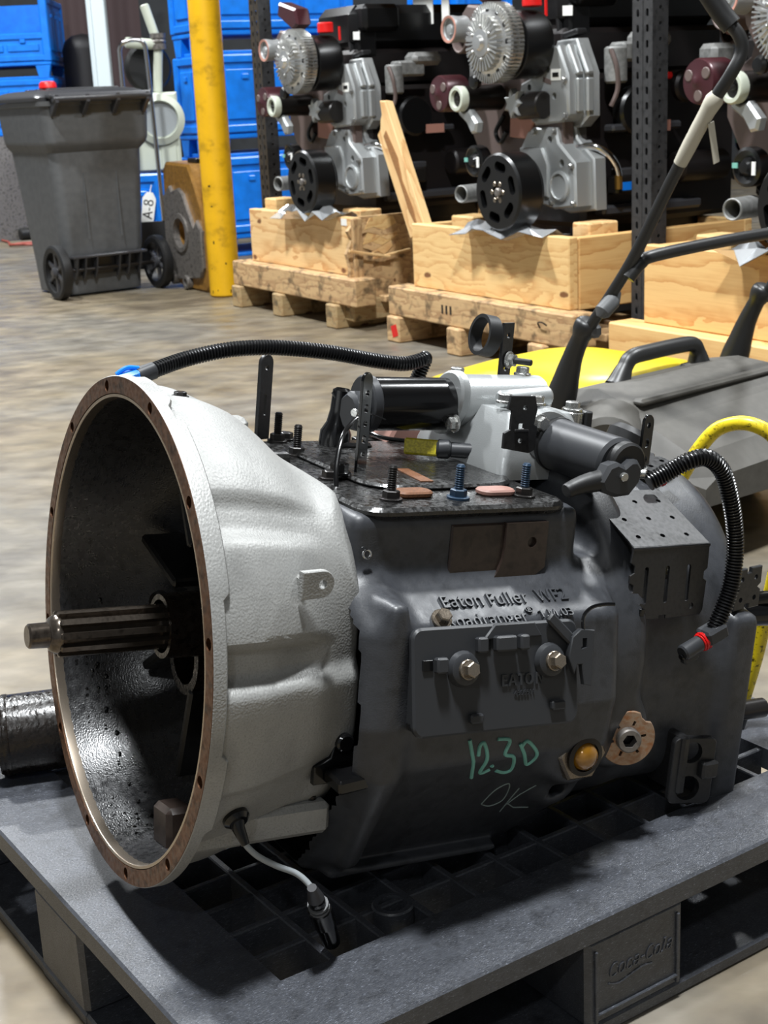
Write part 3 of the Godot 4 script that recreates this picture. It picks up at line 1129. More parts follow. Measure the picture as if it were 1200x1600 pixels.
	obj("input_shaft", sh, M.shaft, o)
	# ---- speed sensor with its lead, low on the bell
	var sb := Vector3(0.052, -0.122, 0.206)
	var sn := Vector3(0.1, -0.45, 0.85).normalized()
	var sen := MB.new().cyl(sb - sn * 0.012, sb + sn * 0.014, 0.02, 24, 0.004)
	sen.cyl(sb + sn * 0.012, sb + sn * 0.028, 0.014, 20, 0.004)
	sen.box(sb + Vector3(0.02, 0.012, 0.0), Vector3(0.02, 0.013, 0.014), 0.003)
	var sensor := obj("sensor", sen, M.black_gloss, o)
	var cab := spline(P3([0.055, -0.130, 0.224, 0.057, -0.149, 0.234, 0.07, -0.166, 0.241, 0.09, -0.178, 0.249, 0.109, -0.186, 0.256, 0.119, -0.194, 0.264, 0.123, -0.201, 0.271]), 10)
	obj("lead", MB.new().tube(cab, 0.0032, 10), M.grey_panel, sensor)
	obj("lead_boot", MB.new().tube(PackedVector3Array([cab[0], cab[6], cab[14]]), PackedFloat32Array([0.0085, 0.007, 0.0045]), 12), M.black_gloss, sensor)
	var ce := cab[cab.size() - 1]
	var tip := TR.affine_inverse() * Vector3(-0.076, 0.158, -1.311)
	var cd := (tip - ce)
	obj("plug_sleeve", MB.new().tube(PackedVector3Array([ce - cd * 0.06, ce + cd * 0.06, ce + cd * 0.14, ce + cd * 0.15]), PackedFloat32Array([0.005, 0.0075, 0.009, 0.006]), 12), M.bin_dark, sensor)
	obj("plug_body", MB.new().tube(PackedVector3Array([ce + cd * 0.15, ce + cd * 0.17, ce + cd * 0.32, ce + cd * 0.34, ce + cd * 0.6, ce + cd * 0.62, ce + cd * 0.98, ce + cd]), PackedFloat32Array([0.006, 0.009, 0.009, 0.0125, 0.0125, 0.011, 0.0095, 0.007]), 14), M.black_gloss, sensor)
	for k in 2:
		obj("seal_ring", MB.new().tube(PackedVector3Array([ce + cd * (0.24 + k * 0.06), ce + cd * (0.27 + k * 0.06)]), 0.0112, 14), M.bin, sensor)
	# ---- black case

	var case := obj("gear_case", nets(case_sdf, Vector3(0.17, -0.285, -0.3), Vector3(0.83, 0.19, 0.3), 0.0074), M.case, o)

	# top deck plate with raised borders
	var dk := MB.new()
	var dp := PackedVector2Array()
	for q in rrect(0.262, 0.386, 0.03, 6):
		dp.append(q + Vector2(0.325, 0))
	var FL := Transform3D(Basis(Vector3(1, 0, 0), Vector3(0, 0, -1), Vector3(0, 1, 0)), Vector3.ZERO)
	dk.prism(dp, 0.16, 0.172, FL, 0.004)
	var deck := obj("deck_plate", dk, M.deck, o)
	var cov := PackedVector2Array()
	for q in rrect(0.20, 0.27, 0.05, 6):
		cov.append(q + Vector2(0.345, 0.02))
	obj("cover_plate", MB.new().prism(cov, 0.171, 0.178, FL, 0.003), M.deck, deck)
	obj("rust_strip", MB.new().box(Vector3(0.325, 0.1785, 0.062), Vector3(0.016, 0.002, 0.07), 0.0005, Basis(Vector3.UP, -0.1)), M.rust, deck)
	for q in [[0.279, 0.137], [0.384, 0.141]]:
		obj("deck_pad", MB.new().prism(rrect(0.045, 0.028, 0.011, 4), 0.172, 0.179, Transform3D(FL.basis, Vector3(q[0], 0, q[1])), 0.002), M.rust if q[0] < 0.3 else M.primer, deck)
	# studs, nuts and washers round the deck
	for q in [[0.244, 0.152, 1], [0.326, 0.156, 2], [0.412, 0.157, 3], [0.250, -0.094, 0], [0.266, -0.185, 0]]:
		var p := Vector3(q[0], 0.172, q[1])
		var nut := MB.new().hexbolt(p, Vector3.UP, 0.0095, 0.011, 1.35)
		obj("stud_nut", nut, M.dark_bolt if q[2] != 2 else M.blue_bolt, deck)
		var th := PackedVector3Array()
		var tr := PackedFloat32Array()
		for k in 25:
			th.append(p + Vector3(0, 0.008 + k * 0.00125, 0))
			tr.append(0.0053 if k % 2 == 0 else 0.0044)
		tr[24] = 0.0036
		obj("stud", MB.new().tube(th, tr, 12), M.blue_bolt if q[2] > 1 else M.dark_bolt, deck)
	for q in [[0.285, -0.20], [0.345, -0.19], [0.228, 0.04], [0.37, -0.16], [0.41, -0.19]]:
		obj("deck_bolt", MB.new().hexbolt(Vector3(q[0], 0.172, q[1]), Vector3.UP, 0.0095, 0.010, 1.4), M.dark_bolt, deck)
	obj("plug_fitting", MB.new().cyl(Vector3(0.196, 0.165, -0.03), Vector3(0.208, 0.165, 0.045), 0.008, 14, 0.002), M.bolt, deck)
	# upright flat bracket at the far corner
	var fb := MB.new()
	var tall := PackedVector2Array([Vector2(-0.011, 0.0), Vector2(0.011, 0.0)])
	for i in 9:
		var a := PI * i / 8
		tall.append(Vector2(cos(a) * 0.011, 0.098 + sin(a) * 0.011))
	fb.prism(tall, -0.003, 0.003, Transform3D(Basis(Vector3.UP, 0.35), Vector3(0.253, 0.172, -0.205)), 0.0008, [slot(Vector2(0, 0.045), 0.005, 0.028), circle(Vector2(0, 0.092), 0.0033, 10)])
	obj("flat_bracket", fb, M.black_steel, deck)
	# perforated upright bracket with its foot
	var pb := MB.new()
	var ph := []
	for k in 5:
		ph.append(slot(Vector2(0, 0.024 + k * 0.0175), 0.0085, 0.0075 if k % 2 == 0 else 0.011))
	var pl := PackedVector2Array([Vector2(-0.010, 0.0), Vector2(0.010, 0.0)])
	for i in 9:
		var a := PI * i / 8
		pl.append(Vector2(cos(a) * 0.010, 0.108 + sin(a) * 0.010))
	pb.prism(pl, -0.002, 0.002, Transform3D(Basis(Vector3.UP, 0.5), Vector3(0.27, 0.174, 0.032)), 0.0005, ph)
	pb.box(Vector3(0.25, 0.175, 0.036), Vector3(0.05, 0.004, 0.026), 0.001, Basis(Vector3.UP, 0.2))
	pb.hexbolt(Vector3(0.240, 0.177, 0.038), Vector3.UP, 0.0105, 0.013, 1.3)
	obj("perforated_bracket", pb, M.black_gloss, deck)
	# switch with its rubber boot, cable tie, yellow tagged connector
	var sw := MB.new()
	var s0 := Vector3(0.318, 0.172, -0.13)
	sw.lathe([Vector2(0.02, 0), Vector2(0.02, 0.022), Vector2(0.014, 0.034), Vector2(0.012, 0.05), Vector2(0.0125, 0.075), Vector2(0.008, 0.078), Vector2(0.007, 0.066), Vector2(0, 0.066)], 22, Transform3D(Basis(Vector3.FORWARD, 0.1), s0))
	sw.box(s0 + Vector3(0.02, 0.006, 0.01), Vector3(0.05, 0.012, 0.026), 0.004)
	obj("rubber_switch", sw, M.black_gloss, deck)
	obj("switch_lead", MB.new().tube(spline(P3([0.312, 0.245, -0.13, 0.33, 0.215, -0.115, 0.36, 0.195, -0.10, 0.40, 0.19, -0.085]), 8), 0.0028, 8), M.black_gloss, deck)
	obj("cable_tie", MB.new().tube(spline(P3([0.315, 0.233, 0.0, 0.285, 0.240, 0.005, 0.243, 0.226, 0.04, 0.222, 0.195, 0.065, 0.215, 0.165, 0.085, 0.222, 0.142, 0.10]), 8), 0.0028, 6, true, 0.35), M.black_gloss, deck)
	var yx := along(Vector3(0.96, 0.0, 0.55), Vector3(0.372, 0.192, -0.045))
	obj("yellow_tag", MB.new().box(Vector3(0, 0.02, 0), Vector3(0.02, 0.042, 0.012), 0.002), M.yellow_label, deck, yx)
	var ycon := MB.new().cyl(Vector3(0, 0.038, 0), Vector3(0, 0.056, 0), 0.012, 14, 0.003)
	ycon.cyl(Vector3(0, 0.055, 0), Vector3(0, 0.1, 0), 0.0095, 14, 0.002)
	obj("plug_connector", ycon, M.black_plastic, deck, yx)
	obj("plug_seal", MB.new().cyl(Vector3(0, 0.087, 0), Vector3(0, 0.091, 0), 0.0102, 14), M.rust, deck, yx)
	obj("pink_block", MB.new().prism(P([-0.05, 0, 0.05, 0, 0.05, 0.022, 0.035, 0.03, -0.035, 0.03]), -0.03, 0.03, at(0.452, 0.178, -0.17), 0.004), M.primer, deck)
	# ---- side of the case
	var side := Transform3D(Basis(Vector3.RIGHT, -0.02), Vector3(0.368, 0.125, 0.1865))
	var pa := PackedVector2Array([Vector2(-0.067, 0.026), Vector2(0.055, 0.026), Vector2(0.055, -0.03), Vector2(0.02, -0.045), Vector2(-0.02, -0.043), Vector2(-0.068, -0.043)])
	obj("side_pad", MB.new().prism(pa, -0.003, 0.0035, side, 0.002), M.brown_paint, case)
	var pr := PackedVector2Array([Vector2(0.0, 0.0265), Vector2(0.055, 0.0265), Vector2(0.055, -0.025), Vector2(0.03, -0.043)])
	for i in 6:
		var a := PI * 0.5 * i / 5.0
		pr.append(Vector2(-0.035 + sin(a) * 0.035, -0.046 + (1.0 - cos(a)) * 0.046))
	obj("raised_pad", MB.new().prism(pr, 0.0, 0.008, side, 0.0, [circle(Vector2(0.035, 0.004), 0.006, 12)]), M.brown_paint, case)
	obj("lifting_eye", MB.new().lathe(ring_profile(0.0045, 0.0012), 16, Transform3D(Basis(Vector3.RIGHT, 1.4), Vector3(0.198, 0.125, 0.192))), M.chrome, case)
	# raised lettering on the sloping shelf
	var sx := Vector3(1, -0.01, 0)
	var sy := Vector3(0, 0.526, -0.85).normalized()
	var TB := Basis(sx.normalized(), sy, sx.normalized().cross(sy).normalized())
	for q in [["Eaton Fuller", 0.275, 0.0755, 0.0215, 0.108], ["WF2", 0.395, 0.0755, 0.0215, 0.04], ["Roadranger", 0.270, 0.0600, 0.0205, 0.10], ["1.M.03", 0.386, 0.0620, 0.0145, 0.044], ["®", 0.371, 0.0655, 0.010, 0.01]]:
		var tm := text(q[0], q[3], 0.0055)
		var w: float = tm.get_aabb().size.x
		var c := tm.get_aabb().get_center()
		var sc: float = q[4] / w
		var z: float = 0.187 + (0.097 - q[2]) / 0.039 * 0.063
		obj("raised_lettering", tm, M.case, case, Transform3D(Basis(TB.x * sc, TB.y, TB.z), shelf_point(q[1] + q[4] * 0.5, z)) * Transform3D(Basis(), -c))
	# shielding plate with clips, bolts and faint lettering
	var py := Vector3(0, -0.98, 0.2).normalized()
	var PB := Basis(Vector3(1, -0.02, 0).normalized(), -py, Vector3.RIGHT.cross(-py).normalized())
	var plate := obj("shield_plate", guard_plate(), M.black_plastic, o, Transform3D(PB, Vector3(0.318, 0.0085, 0.2745)))
	for q in [[-0.044, 0.012], [0.064, 0.014]]:
		obj("boss", MB.new().lathe([Vector2(0.019, 0.0), Vector2(0.0165, 0.006), Vector2(0.012, 0.0085), Vector2(0, 0.0085)], 24, Transform3D(Basis(Vector3.RIGHT, PI / 2), Vector3(q[0], q[1], 0.004))), M.black_plastic, plate)
		obj("hex_bolt", MB.new().hexbolt(Vector3(q[0], q[1], 0.012), Vector3(0.05, 0.1, 1), 0.0085, 0.013, 1.25), M.bolt, plate)
	for q in [[-0.073, 0.018, 0.014], [-0.024, 0.036, 0.013], [0.005, 0.036, 0.026], [0.028, 0.036, 0.012]]:
		obj("clip", MB.new().box(Vector3(q[0], q[1], 0.009), Vector3(q[2], 0.016, 0.010), 0.002), M.black_plastic, plate)
	for q in [[-0.086, 0.018], [-0.016, 0.035], [0.017, 0.036]]:
		obj("clip_slot", MB.new().box(Vector3(q[0], q[1], 0.0035), Vector3(0.012, 0.011, 0.003), 0.0005), M.black_gloss, plate)
	for q in [[-0.03, -0.04, 0.016], [0.073, -0.034, 0.018]]:
		obj("lower_clip", MB.new().box(Vector3(q[0], q[1], 0.006), Vector3(q[2], 0.010, 0.008), 0.002), M.black_plastic, plate)
	obj("raised_lettering", text("EATON", 0.017, 0.0012, "Droid Sans", true), M.black_plastic, plate, at(0.03, -0.004, 0.0042))
	obj("raised_lettering", text("4306511", 0.007, 0.0008), M.black_plastic, plate, at(0.032, -0.018, 0.0042))
	var wing := MB.new()
	wing.prism(P([0.088, 0.038, 0.1, 0.046, 0.118, 0.044, 0.112, -0.016, 0.103, -0.014, 0.1, 0.008, 0.094, 0.008, 0.09, -0.002, 0.083, 0.018]), 0.006, 0.014, Transform3D(), 0.001, [P([0.099, 0.024, 0.107, 0.026, 0.107, 0.036, 0.1, 0.036])])
	wing.box(Vector3(0.078, 0.046, 0.008), Vector3(0.045, 0.012, 0.006), 0.002, Basis(Vector3(0, 0, 1), -0.75))
	obj("wing_clip", wing, M.black_plastic, plate)
	obj("loose_tie", MB.new().tube(spline(P3([0.104, 0.04, 0.012, 0.104, 0.058, 0.012, 0.113, 0.068, 0.014, 0.128, 0.071, 0.016, 0.14, 0.071, 0.02]), 6), 0.002, 6), M.black_gloss, plate)
	# bolt peeping over the plate
	obj("shelf_bolt", MB.new().hexbolt(Vector3(0.265, 0.064, 0.240), Vector3(0, 0.75, 0.66), 0.0085, 0.012, 1.35), M.bolt, case)
	# chalked writing on the sloping lower side
	var K := [[0.0022, [0.3049, -0.0684, 0.2641, 0.3158, -0.0938, 0.2489, 0.3276, -0.1218, 0.2321]],
		[0.0022, [0.3206, -0.0882, 0.2522, 0.3199, -0.077, 0.2589, 0.3247, -0.0746, 0.2604, 0.3325, -0.0902, 0.2511, 0.3347, -0.1148, 0.2363, 0.3458, -0.1112, 0.2384]],
		[0.0022, [0.3441, -0.1044, 0.2425, 0.3466, -0.1061, 0.2415]],
		[0.0022, [0.3412, -0.0719, 0.262, 0.3577, -0.0751, 0.2601, 0.3556, -0.0908, 0.2507, 0.3688, -0.0961, 0.2475, 0.377, -0.1155, 0.2358, 0.3699, -0.121, 0.2326, 0.3557, -0.1152, 0.2361]],
		[0.0022, [0.3754, -0.0859, 0.2536, 0.3815, -0.0788, 0.2579, 0.3959, -0.0908, 0.2507, 0.4008, -0.1014, 0.2443, 0.395, -0.112, 0.238, 0.3851, -0.0988, 0.2459, 0.3726, -0.0806, 0.2568]],
		[0.0009, [0.37, -0.1772, 0.1988, 0.3755, -0.154, 0.2127, 0.3877, -0.1443, 0.2186, 0.3952, -0.1543, 0.2126, 0.3982, -0.1757, 0.1997, 0.3848, -0.1837, 0.195, 0.371, -0.1781, 0.1983]],
		[0.0009, [0.4104, -0.1571, 0.2109, 0.4086, -0.1777, 0.1985, 0.4072, -0.1988, 0.1859]], [0.0009, [0.431, -0.1532, 0.2132, 0.4182, -0.169, 0.2038, 0.4076, -0.1881, 0.1923]], [0.0009, [0.4078, -0.1829, 0.1955, 0.4229, -0.1947, 0.1883, 0.4436, -0.197, 0.1869]]]
	for q in K:
		var path := spline(P3(q[1]), 6) if q[1].size() > 9 else P3(q[1])
		for i in path.size():
			path[i] = on_case(path[i])
		obj("painted_mark", MB.new().tube(path, q[0], 8, true), M.paint_green if q[0] > 0.002 else M.chalk, case)
	# oil sight glass plug and toothed disc
	var C := Transform3D(Basis(Vector3.RIGHT, PI / 2), Vector3(0.466, -0.108, 0.235))
	var pg := MB.new()
	pg.lathe([Vector2(0.0, 0), Vector2(0.033, 0), Vector2(0.033, 0.01), Vector2(0.03, 0.013), Vector2(0.023, 0.013), Vector2(0.021, 0.009), Vector2(0, 0.009)], 6, C)
	var plug := obj("sight_plug", pg, M.bolt, case)
	obj("plug_ring", MB.new().lathe([Vector2(0.0165, 0.008), Vector2(0.0235, 0.008), Vector2(0.023, 0.017), Vector2(0.0175, 0.018), Vector2(0.0165, 0.008)], 28, C), M.dark_bolt, plug)
	obj("amber_dome", MB.new().lathe([Vector2(0.0168, 0.009), Vector2(0.0165, 0.016), Vector2(0.0135, 0.022), Vector2(0.0075, 0.0255), Vector2(0, 0.0268)], 28, C), M.amber, plug)
	var gd := circle(Vector2.ZERO, 0.0335, 48)
	var gp := PackedVector2Array()
	for i in gd.size():
		gp.append(gd[i] * (0.88 if i in [6, 7, 8, 14, 15] else 1.0))
	var hl := []
	for k in 6:
		var a := TAU * (k + 0.2) / 6.0
		var c := Vector2(cos(a), sin(a))
		var w := c.orthogonal() * 0.0016
		hl.append(PackedVector2Array([c * 0.0165 - w, c * 0.0225 - w, c * 0.0225 + w, c * 0.0165 + w]))
	hl.append(circle(Vector2.ZERO, 0.012, 20))
	var DT := Transform3D(Basis(Vector3.UP, -0.35), Vector3(0.543, -0.103, 0.226))
	var disc := obj("slotted_disc", MB.new().prism(gp, 0.0, 0.005, DT, 0.0008, hl), M.disc, case)
	obj("disc_backing", MB.new().prism(circle(Vector2.ZERO, 0.0265, 28), -0.008, 0.0005, DT, 0.0), M.black_gloss, disc)
	obj("disc_hub", MB.new().prism(circle(Vector2.ZERO, 0.0145, 28), 0.003, 0.014, DT, 0.0015, [circle(Vector2.ZERO, 0.0085, 6)]), M.machined, disc)
	# perforated cover bracket over the rear housing
	cover_bracket(o)
	shifter(o)
	looms(o)
	# mount under the tail
	var mt := MB.new().prism(rrect(0.056, 0.085, 0.008), -0.005, 0.005, Transform3D(Basis(Vector3.UP, -0.25), Vector3(0.66, -0.163, 0.215)), 0.001, [circle(Vector2(-0.004, 0.024), 0.014, 16), circle(Vector2(-0.004, -0.022), 0.016, 16)])
	mt.box(Vector3(0.645, -0.155, 0.19), Vector3(0.012, 0.075, 0.06), 0.003)
	mt.box(Vector3(0.677, -0.16, 0.226), Vector3(0.025, 0.022, 0.014), 0.003)
	obj("tail_mount", mt, M.black_steel, o)
	obj("lower_stub", MB.new().cyl(Vector3(0.52, -0.195, 0.08), Vector3(0.52, -0.17, 0.12), 0.03, 18, 0.004), M.black_steel, o)
	obj("rear_plug", MB.new().cyl(Vector3(0.78, -0.125, 0.15), Vector3(0.835, -0.125, 0.15), 0.013, 16, 0.003), M.dark_bolt, o)
	obj("output_yoke", MB.new().cyl(Vector3(0.75, -0.01, 0), Vector3(0.86, -0.01, 0), 0.06, 28, 0.006), M.black_steel, o)


func on_case(p: Vector3) -> Vector3:
	# lays a point on the surface of the case
	for k in 6:
		var d := case_sdf(p)
		var e := 0.002
		var g := Vector3(case_sdf(p + Vector3(e, 0, 0)) - case_sdf(p - Vector3(e, 0, 0)), case_sdf(p + Vector3(0, e, 0)) - case_sdf(p - Vector3(0, e, 0)), case_sdf(p + Vector3(0, 0, e)) - case_sdf(p - Vector3(0, 0, e))).normalized()
		p -= g * d
	return p


func shelf_point(x: float, z: float) -> Vector3:
	var y := 0.097 - (z - 0.187) / 0.063 * 0.039
	return on_case(Vector3(x, y, z))


func ring_profile(r: float, t: float) -> Array:
	var o := []
	for i in 9:
		var a := -PI / 2 + TAU * i / 8.0
		o.append(Vector2(r + cos(a) * t, sin(a) * t))
	return o


func guard_plate() -> MB:
	var m := MB.new()
	m.prism(rrect(0.206, 0.112, 0.012, 5), -0.006, 0.003, Transform3D(), 0.0025)
	# skirt that turns back to the case
	m.prism(rrect(0.2, 0.106, 0.012, 5), -0.03, -0.004, Transform3D(), 0.001)
	m.prism(P([-0.02, 0.04, 0.055, 0.04, 0.045, 0.056, -0.005, 0.056]), 0.002, 0.006, Transform3D(), 0.0015)
	return m


func cover_bracket(o: Node3D) -> void:
	var hs := []
	for r in 3:
		for c in 3:
			hs.append(circle(Vector2(-0.034 + c * 0.036 + r * 0.001, 0.016 - r * 0.028 + 0.012), 0.0034, 10))
	var topb := Basis(Vector3(1, 0, 0), Vector3(0.02, 0.42, -0.9).normalized(), Vector3.RIGHT.cross(Vector3(0.02, 0.42, -0.9).normalized()))
	var edge := Vector3(0.588, 0.1215, 0.212)
	var top := P([-0.056, 0.0, 0.058, 0.0, 0.05, 0.105, -0.062, 0.105])
	var hs2 := []
	for r in 3:
		for c in 3:
			hs2.append(circle(Vector2(-0.038 + c * 0.036, 0.018 + r * 0.032), 0.0034, 10))
	var b := obj("cover_bracket", MB.new().prism(top, -0.003, 0.0, Transform3D(topb, edge), 0.0008, hs2), M.black_steel, o)
	var front := P([-0.056, 0.0, -0.058, -0.018, -0.052, -0.022, -0.052, -0.03, -0.058, -0.033, -0.058, -0.042, -0.052, -0.045, -0.052, -0.052, -0.058, -0.055, -0.057, -0.075, -0.048, -0.086, -0.01, -0.087, -0.01, -0.083, 0.0, -0.083, 0.0, -0.087, 0.052, -0.086, 0.056, -0.08, 0.058, -0.045, 0.053, -0.042, 0.053, -0.034, 0.058, -0.03, 0.058, 0.0])
	var fs := [slot(Vector2(-0.034, -0.046), 0.006, 0.044), slot(Vector2(-0.003, -0.046), 0.006, 0.044), slot(Vector2(0.029, -0.046), 0.006, 0.044), circle(Vector2(0.037, -0.074), 0.0038, 10)]
	var FB := Transform3D(Basis(Vector3(1, 0, 0), Vector3(-0.12, 0.99, -0.05).normalized(), Vector3(0, 0.05, 1)).orthonormalized(), edge)
	obj("front_panel", MB.new().prism(front, -0.003, 0.0, FB, 0.0008, fs), M.black_steel, b)
	obj("push_clip", MB.new().cyl(FB * Vector3(-0.042, -0.074, 0.0), FB * Vector3(-0.042, -0.074, 0.004), 0.009, 18, 0.001), M.black_steel, b)
	obj("push_clip_head", MB.new().box(FB * Vector3(-0.042, -0.075, 0.006), Vector3(0.006, 0.009, 0.006), 0.001), M.black_gloss, b)
	# bend between the two sheets
	obj("bend", MB.new().cyl(edge + Vector3(-0.056, -0.0022, -0.0015), edge + Vector3(0.058, -0.0022, -0.0015), 0.0024, 10), M.black_steel, b)
	obj("stay", MB.new().box(edge + Vector3(0.0, -0.03, -0.03), Vector3(0.03, 0.006, 0.06), 0.001, Basis(Vector3.RIGHT, 0.3)), M.black_steel, b)


func shifter(o: Node3D) -> void:
	# cast tower
	var m := MB.new()
	var r := []
	for st in [[0.172, 0.066, 0.104, 0.50, -0.03], [0.19, 0.064, 0.101, 0.50, -0.03], [0.215, 0.058, 0.094, 0.503, -0.03], [0.235, 0.05, 0.082, 0.506, -0.028], [0.247, 0.046, 0.07, 0.508, -0.026]]:
		var ring := PackedVector3Array()
		for q in rrect(st[1] * 2, st[2] * 2, 0.010, 4):
			ring.append(Vector3(st[3] + q.x, st[0], st[4] + q.y))
		r.append(ring)
	m.loft(r)
	var tower := obj("shift_tower", m, M.alu_new, o)
	# barrel along x and barrel along z
	obj("cross_barrel", MB.new().cyl(Vector3(0.436, 0.246, -0.055), Vector3(0.572, 0.246, -0.055), 0.0335, 32, 0.006), M.alu_new, tower)
	var fb := MB.new()
	fb.prism(rrect(0.07, 0.062, 0.02, 5), -0.02, 0.062, at(0.513, 0.217, 0.0), 0.004)
	fb.cyl(Vector3(0.475, 0.255, -0.005), Vector3(0.545, 0.262, 0.005), 0.012, 16, 0.003)
	obj("front_barrel", fb, M.alu_new, tower)
	# flanges
	var f1 := PackedVector2Array()
	for i in 40:
		var a := TAU * i / 40
		f1.append(Vector2(cos(a) * 0.034, sin(a) * 0.034) + Vector2(0.7, -0.7) * 0.014 * absf(cos(a + PI / 4)) * signf(cos(a + PI / 4)))
	obj("flange", MB.new().prism(f1, 0.0, 0.014, Transform3D(Basis(Vector3(0, 0, -1), Vector3(0, 1, 0), Vector3(1, 0, 0)), Vector3(0.426, 0.245, -0.052)), 0.003), M.alu_new, tower)
	obj("flange", MB.new().prism(f1, 0.0, 0.012, at(0.513, 0.215, 0.058), 0.003), M.alu_new, tower)
	for q in [[Vector3(0.425, 0.224, -0.018), Vector3(-1, 0, 0)], [Vector3(0.444, 0.277, -0.055), Vector3(0, 1, 0)], [Vector3(0.486, 0.240, 0.070), Vector3(0, 0, 1)], [Vector3(0.468, 0.256, 0.02), Vector3(0, 1, 0)], [Vector3(0.497, 0.258, 0.045), Vector3(0, 1, 0)], [Vector3(0.545, 0.279, -0.06), Vector3(0, 1, 0)]]:
		obj("hex_bolt", MB.new().hexbolt(q[0], q[1], 0.0085, 0.011, 1.3), M.zinc, tower)
	var tb := MB.new().cyl(Vector3(0.585, 0.205, 0.0), Vector3(0.585, 0.243, 0.0), 0.0145, 20, 0.002)
	tb.hexbolt(Vector3(0.585, 0.243, 0.0), Vector3.UP, 0.0095, 0.012, 1.4)
	obj("post_bolt", tb, M.zinc, tower)
	obj("bolt_clip", MB.new().box(Vector3(0.604, 0.232, 0.004), Vector3(0.012, 0.024, 0.016), 0.002), M.black_steel, tower)
	# black mounting clip plate
	var cl := MB.new().prism(P([-0.023, -0.026, 0.014, -0.032, 0.023, -0.028, 0.023, 0.0, 0.018, 0.002, 0.021, 0.02, 0.016, 0.036, -0.018, 0.036, -0.021, 0.02, -0.015, 0.018, -0.015, -0.004, -0.023, -0.008]), -0.002, 0.002, at(0.452, 0.238, 0.080), 0.0005, [rrect(0.008, 0.007, 0.001, 1), circle(Vector2(0.003, 0.022), 0.003, 8), circle(Vector2(0.0, -0.017), 0.003, 8)])
	cl.box(Vector3(0.452, 0.233, 0.083), Vector3(0.02, 0.004, 0.003), 0.001)
	obj("clip_plate", cl, M.black_steel, tower)
	# electric motor along x, with end cap, band and seal
	var mo := MB.new().cyl(Vector3(0.315, 0.243, -0.05), Vector3(0.43, 0.243, -0.05), 0.0325, 36, 0.002)
	var motor := obj("shift_motor", mo, M.black_gloss, tower)
	obj("end_band", MB.new().cyl(Vector3(0.310, 0.243, -0.05), Vector3(0.323, 0.243, -0.05), 0.0345, 36, 0.002), M.black_plastic, motor)
	var cp := MB.new().prism(P([-0.022, -0.024, 0.012, -0.026, 0.024, -0.012, 0.022, 0.01, 0.006, 0.02, -0.012, 0.016, -0.024, 0.004]), 0.0, 0.022, Transform3D(Basis(Vector3(0, 0, -1), Vector3(0, 1, 0), Vector3(1, 0, 0)), Vector3(0.290, 0.238, -0.046)), 0.004)
	obj("end_cap", cp, M.black_plastic, motor)
	for q in [Vector3(0.308, 0.262, -0.036), Vector3(0.291, 0.236, -0.028)]:
		obj("cap_screw", MB.new().cyl(q, q + Vector3(-0.004, 0, 0.003), 0.005, 14, 0.001), M.zinc, motor)
	obj("white_label", MB.new().lathe([Vector2(0.0318, 0.0), Vector2(0.0319, 0.03), Vector2(0.0318, 0.03)], 6, Transform3D(Basis(Vector3(0, 0, -1), Vector3(1, 0, 0), Vector3(0, -1, 0)), Vector3(0.395, 0.243, -0.05)), -1.95, -1.4), M.paper, motor)
	# electric motor along z
	var m2 := MB.new().cyl(Vector3(0.513, 0.2145, 0.068), Vector3(0.519, 0.211, 0.185), 0.0315, 36, 0.004)
	var motor2 := obj("shift_motor", m2, M.black_plastic, tower)
	obj("end_band", MB.new().cyl(Vector3(0.513, 0.2145, 0.068), Vector3(0.5135, 0.2142, 0.076), 0.033, 36, 0.002), M.rubber, motor2)
	obj("end_bulge", MB.new().cyl(Vector3(0.522, 0.214, 0.165), Vector3(0.524, 0.213, 0.197), 0.026, 30, 0.003), M.rubber, motor2)
	var cap := P([-0.03, -0.006, -0.024, -0.018, -0.006, -0.024, 0.014, -0.022, 0.026, -0.008, 0.028, 0.008, 0.02, 0.018, 0.01, 0.018, 0.002, 0.012, -0.008, 0.016, -0.02, 0.012])
	obj("end_cap", MB.new().prism(cap, 0.0, 0.022, at(0.508, 0.203, 0.186), 0.004), M.black_plastic, motor2)
	obj("cap_screw", MB.new().cyl(Vector3(0.508, 0.203, 0.206), Vector3(0.508, 0.203, 0.212), 0.0052, 14, 0.001), M.zinc, motor2)
	obj("side_screw", MB.new().cyl(Vector3(0.543, 0.203, 0.19), Vector3(0.55, 0.203, 0.197), 0.006, 14, 0.001), M.zinc, motor2)
	obj("lead_elbow", MB.new().tube(spline(P3([0.49, 0.197, 0.195, 0.47, 0.193, 0.192, 0.455, 0.188, 0.19, 0.445, 0.184, 0.19]), 6), PackedFloat32Array([0.0125, 0.0125, 0.0122, 0.012, 0.0118, 0.0115, 0.011, 0.0108, 0.0105, 0.0102, 0.01, 0.0098, 0.0095, 0.0092, 0.009, 0.009, 0.0088, 0.0085, 0.008]), 14), M.rubber, motor2)
	# black drop-shaped horn on a perforated strap behind the tower
	var hs := obj("strap", MB.new().prism(P([-0.013, 0, 0.013, 0, 0.013, 0.088, -0.013, 0.088]), -0.002, 0.002, Transform3D(Basis(Vector3.UP, 0.45), Vector3(0.53, 0.255, -0.08)), 0.0005, [circle(Vector2(0, 0.072), 0.004, 10), circle(Vector2(0, 0.03), 0.004, 10)]), M.black_steel, tower)
	obj("strap_nut", MB.new().hexbolt(Vector3(0.534, 0.296, -0.078), Vector3(0.5, 0, 1), 0.0085, 0.01, 1.3), M.zinc, hs)
	obj("strap_stud", MB.new().cyl(Vector3(0.537, 0.296, -0.072), Vector3(0.551, 0.296, -0.05), 0.0042, 10, 0.001), M.black_steel, hs)
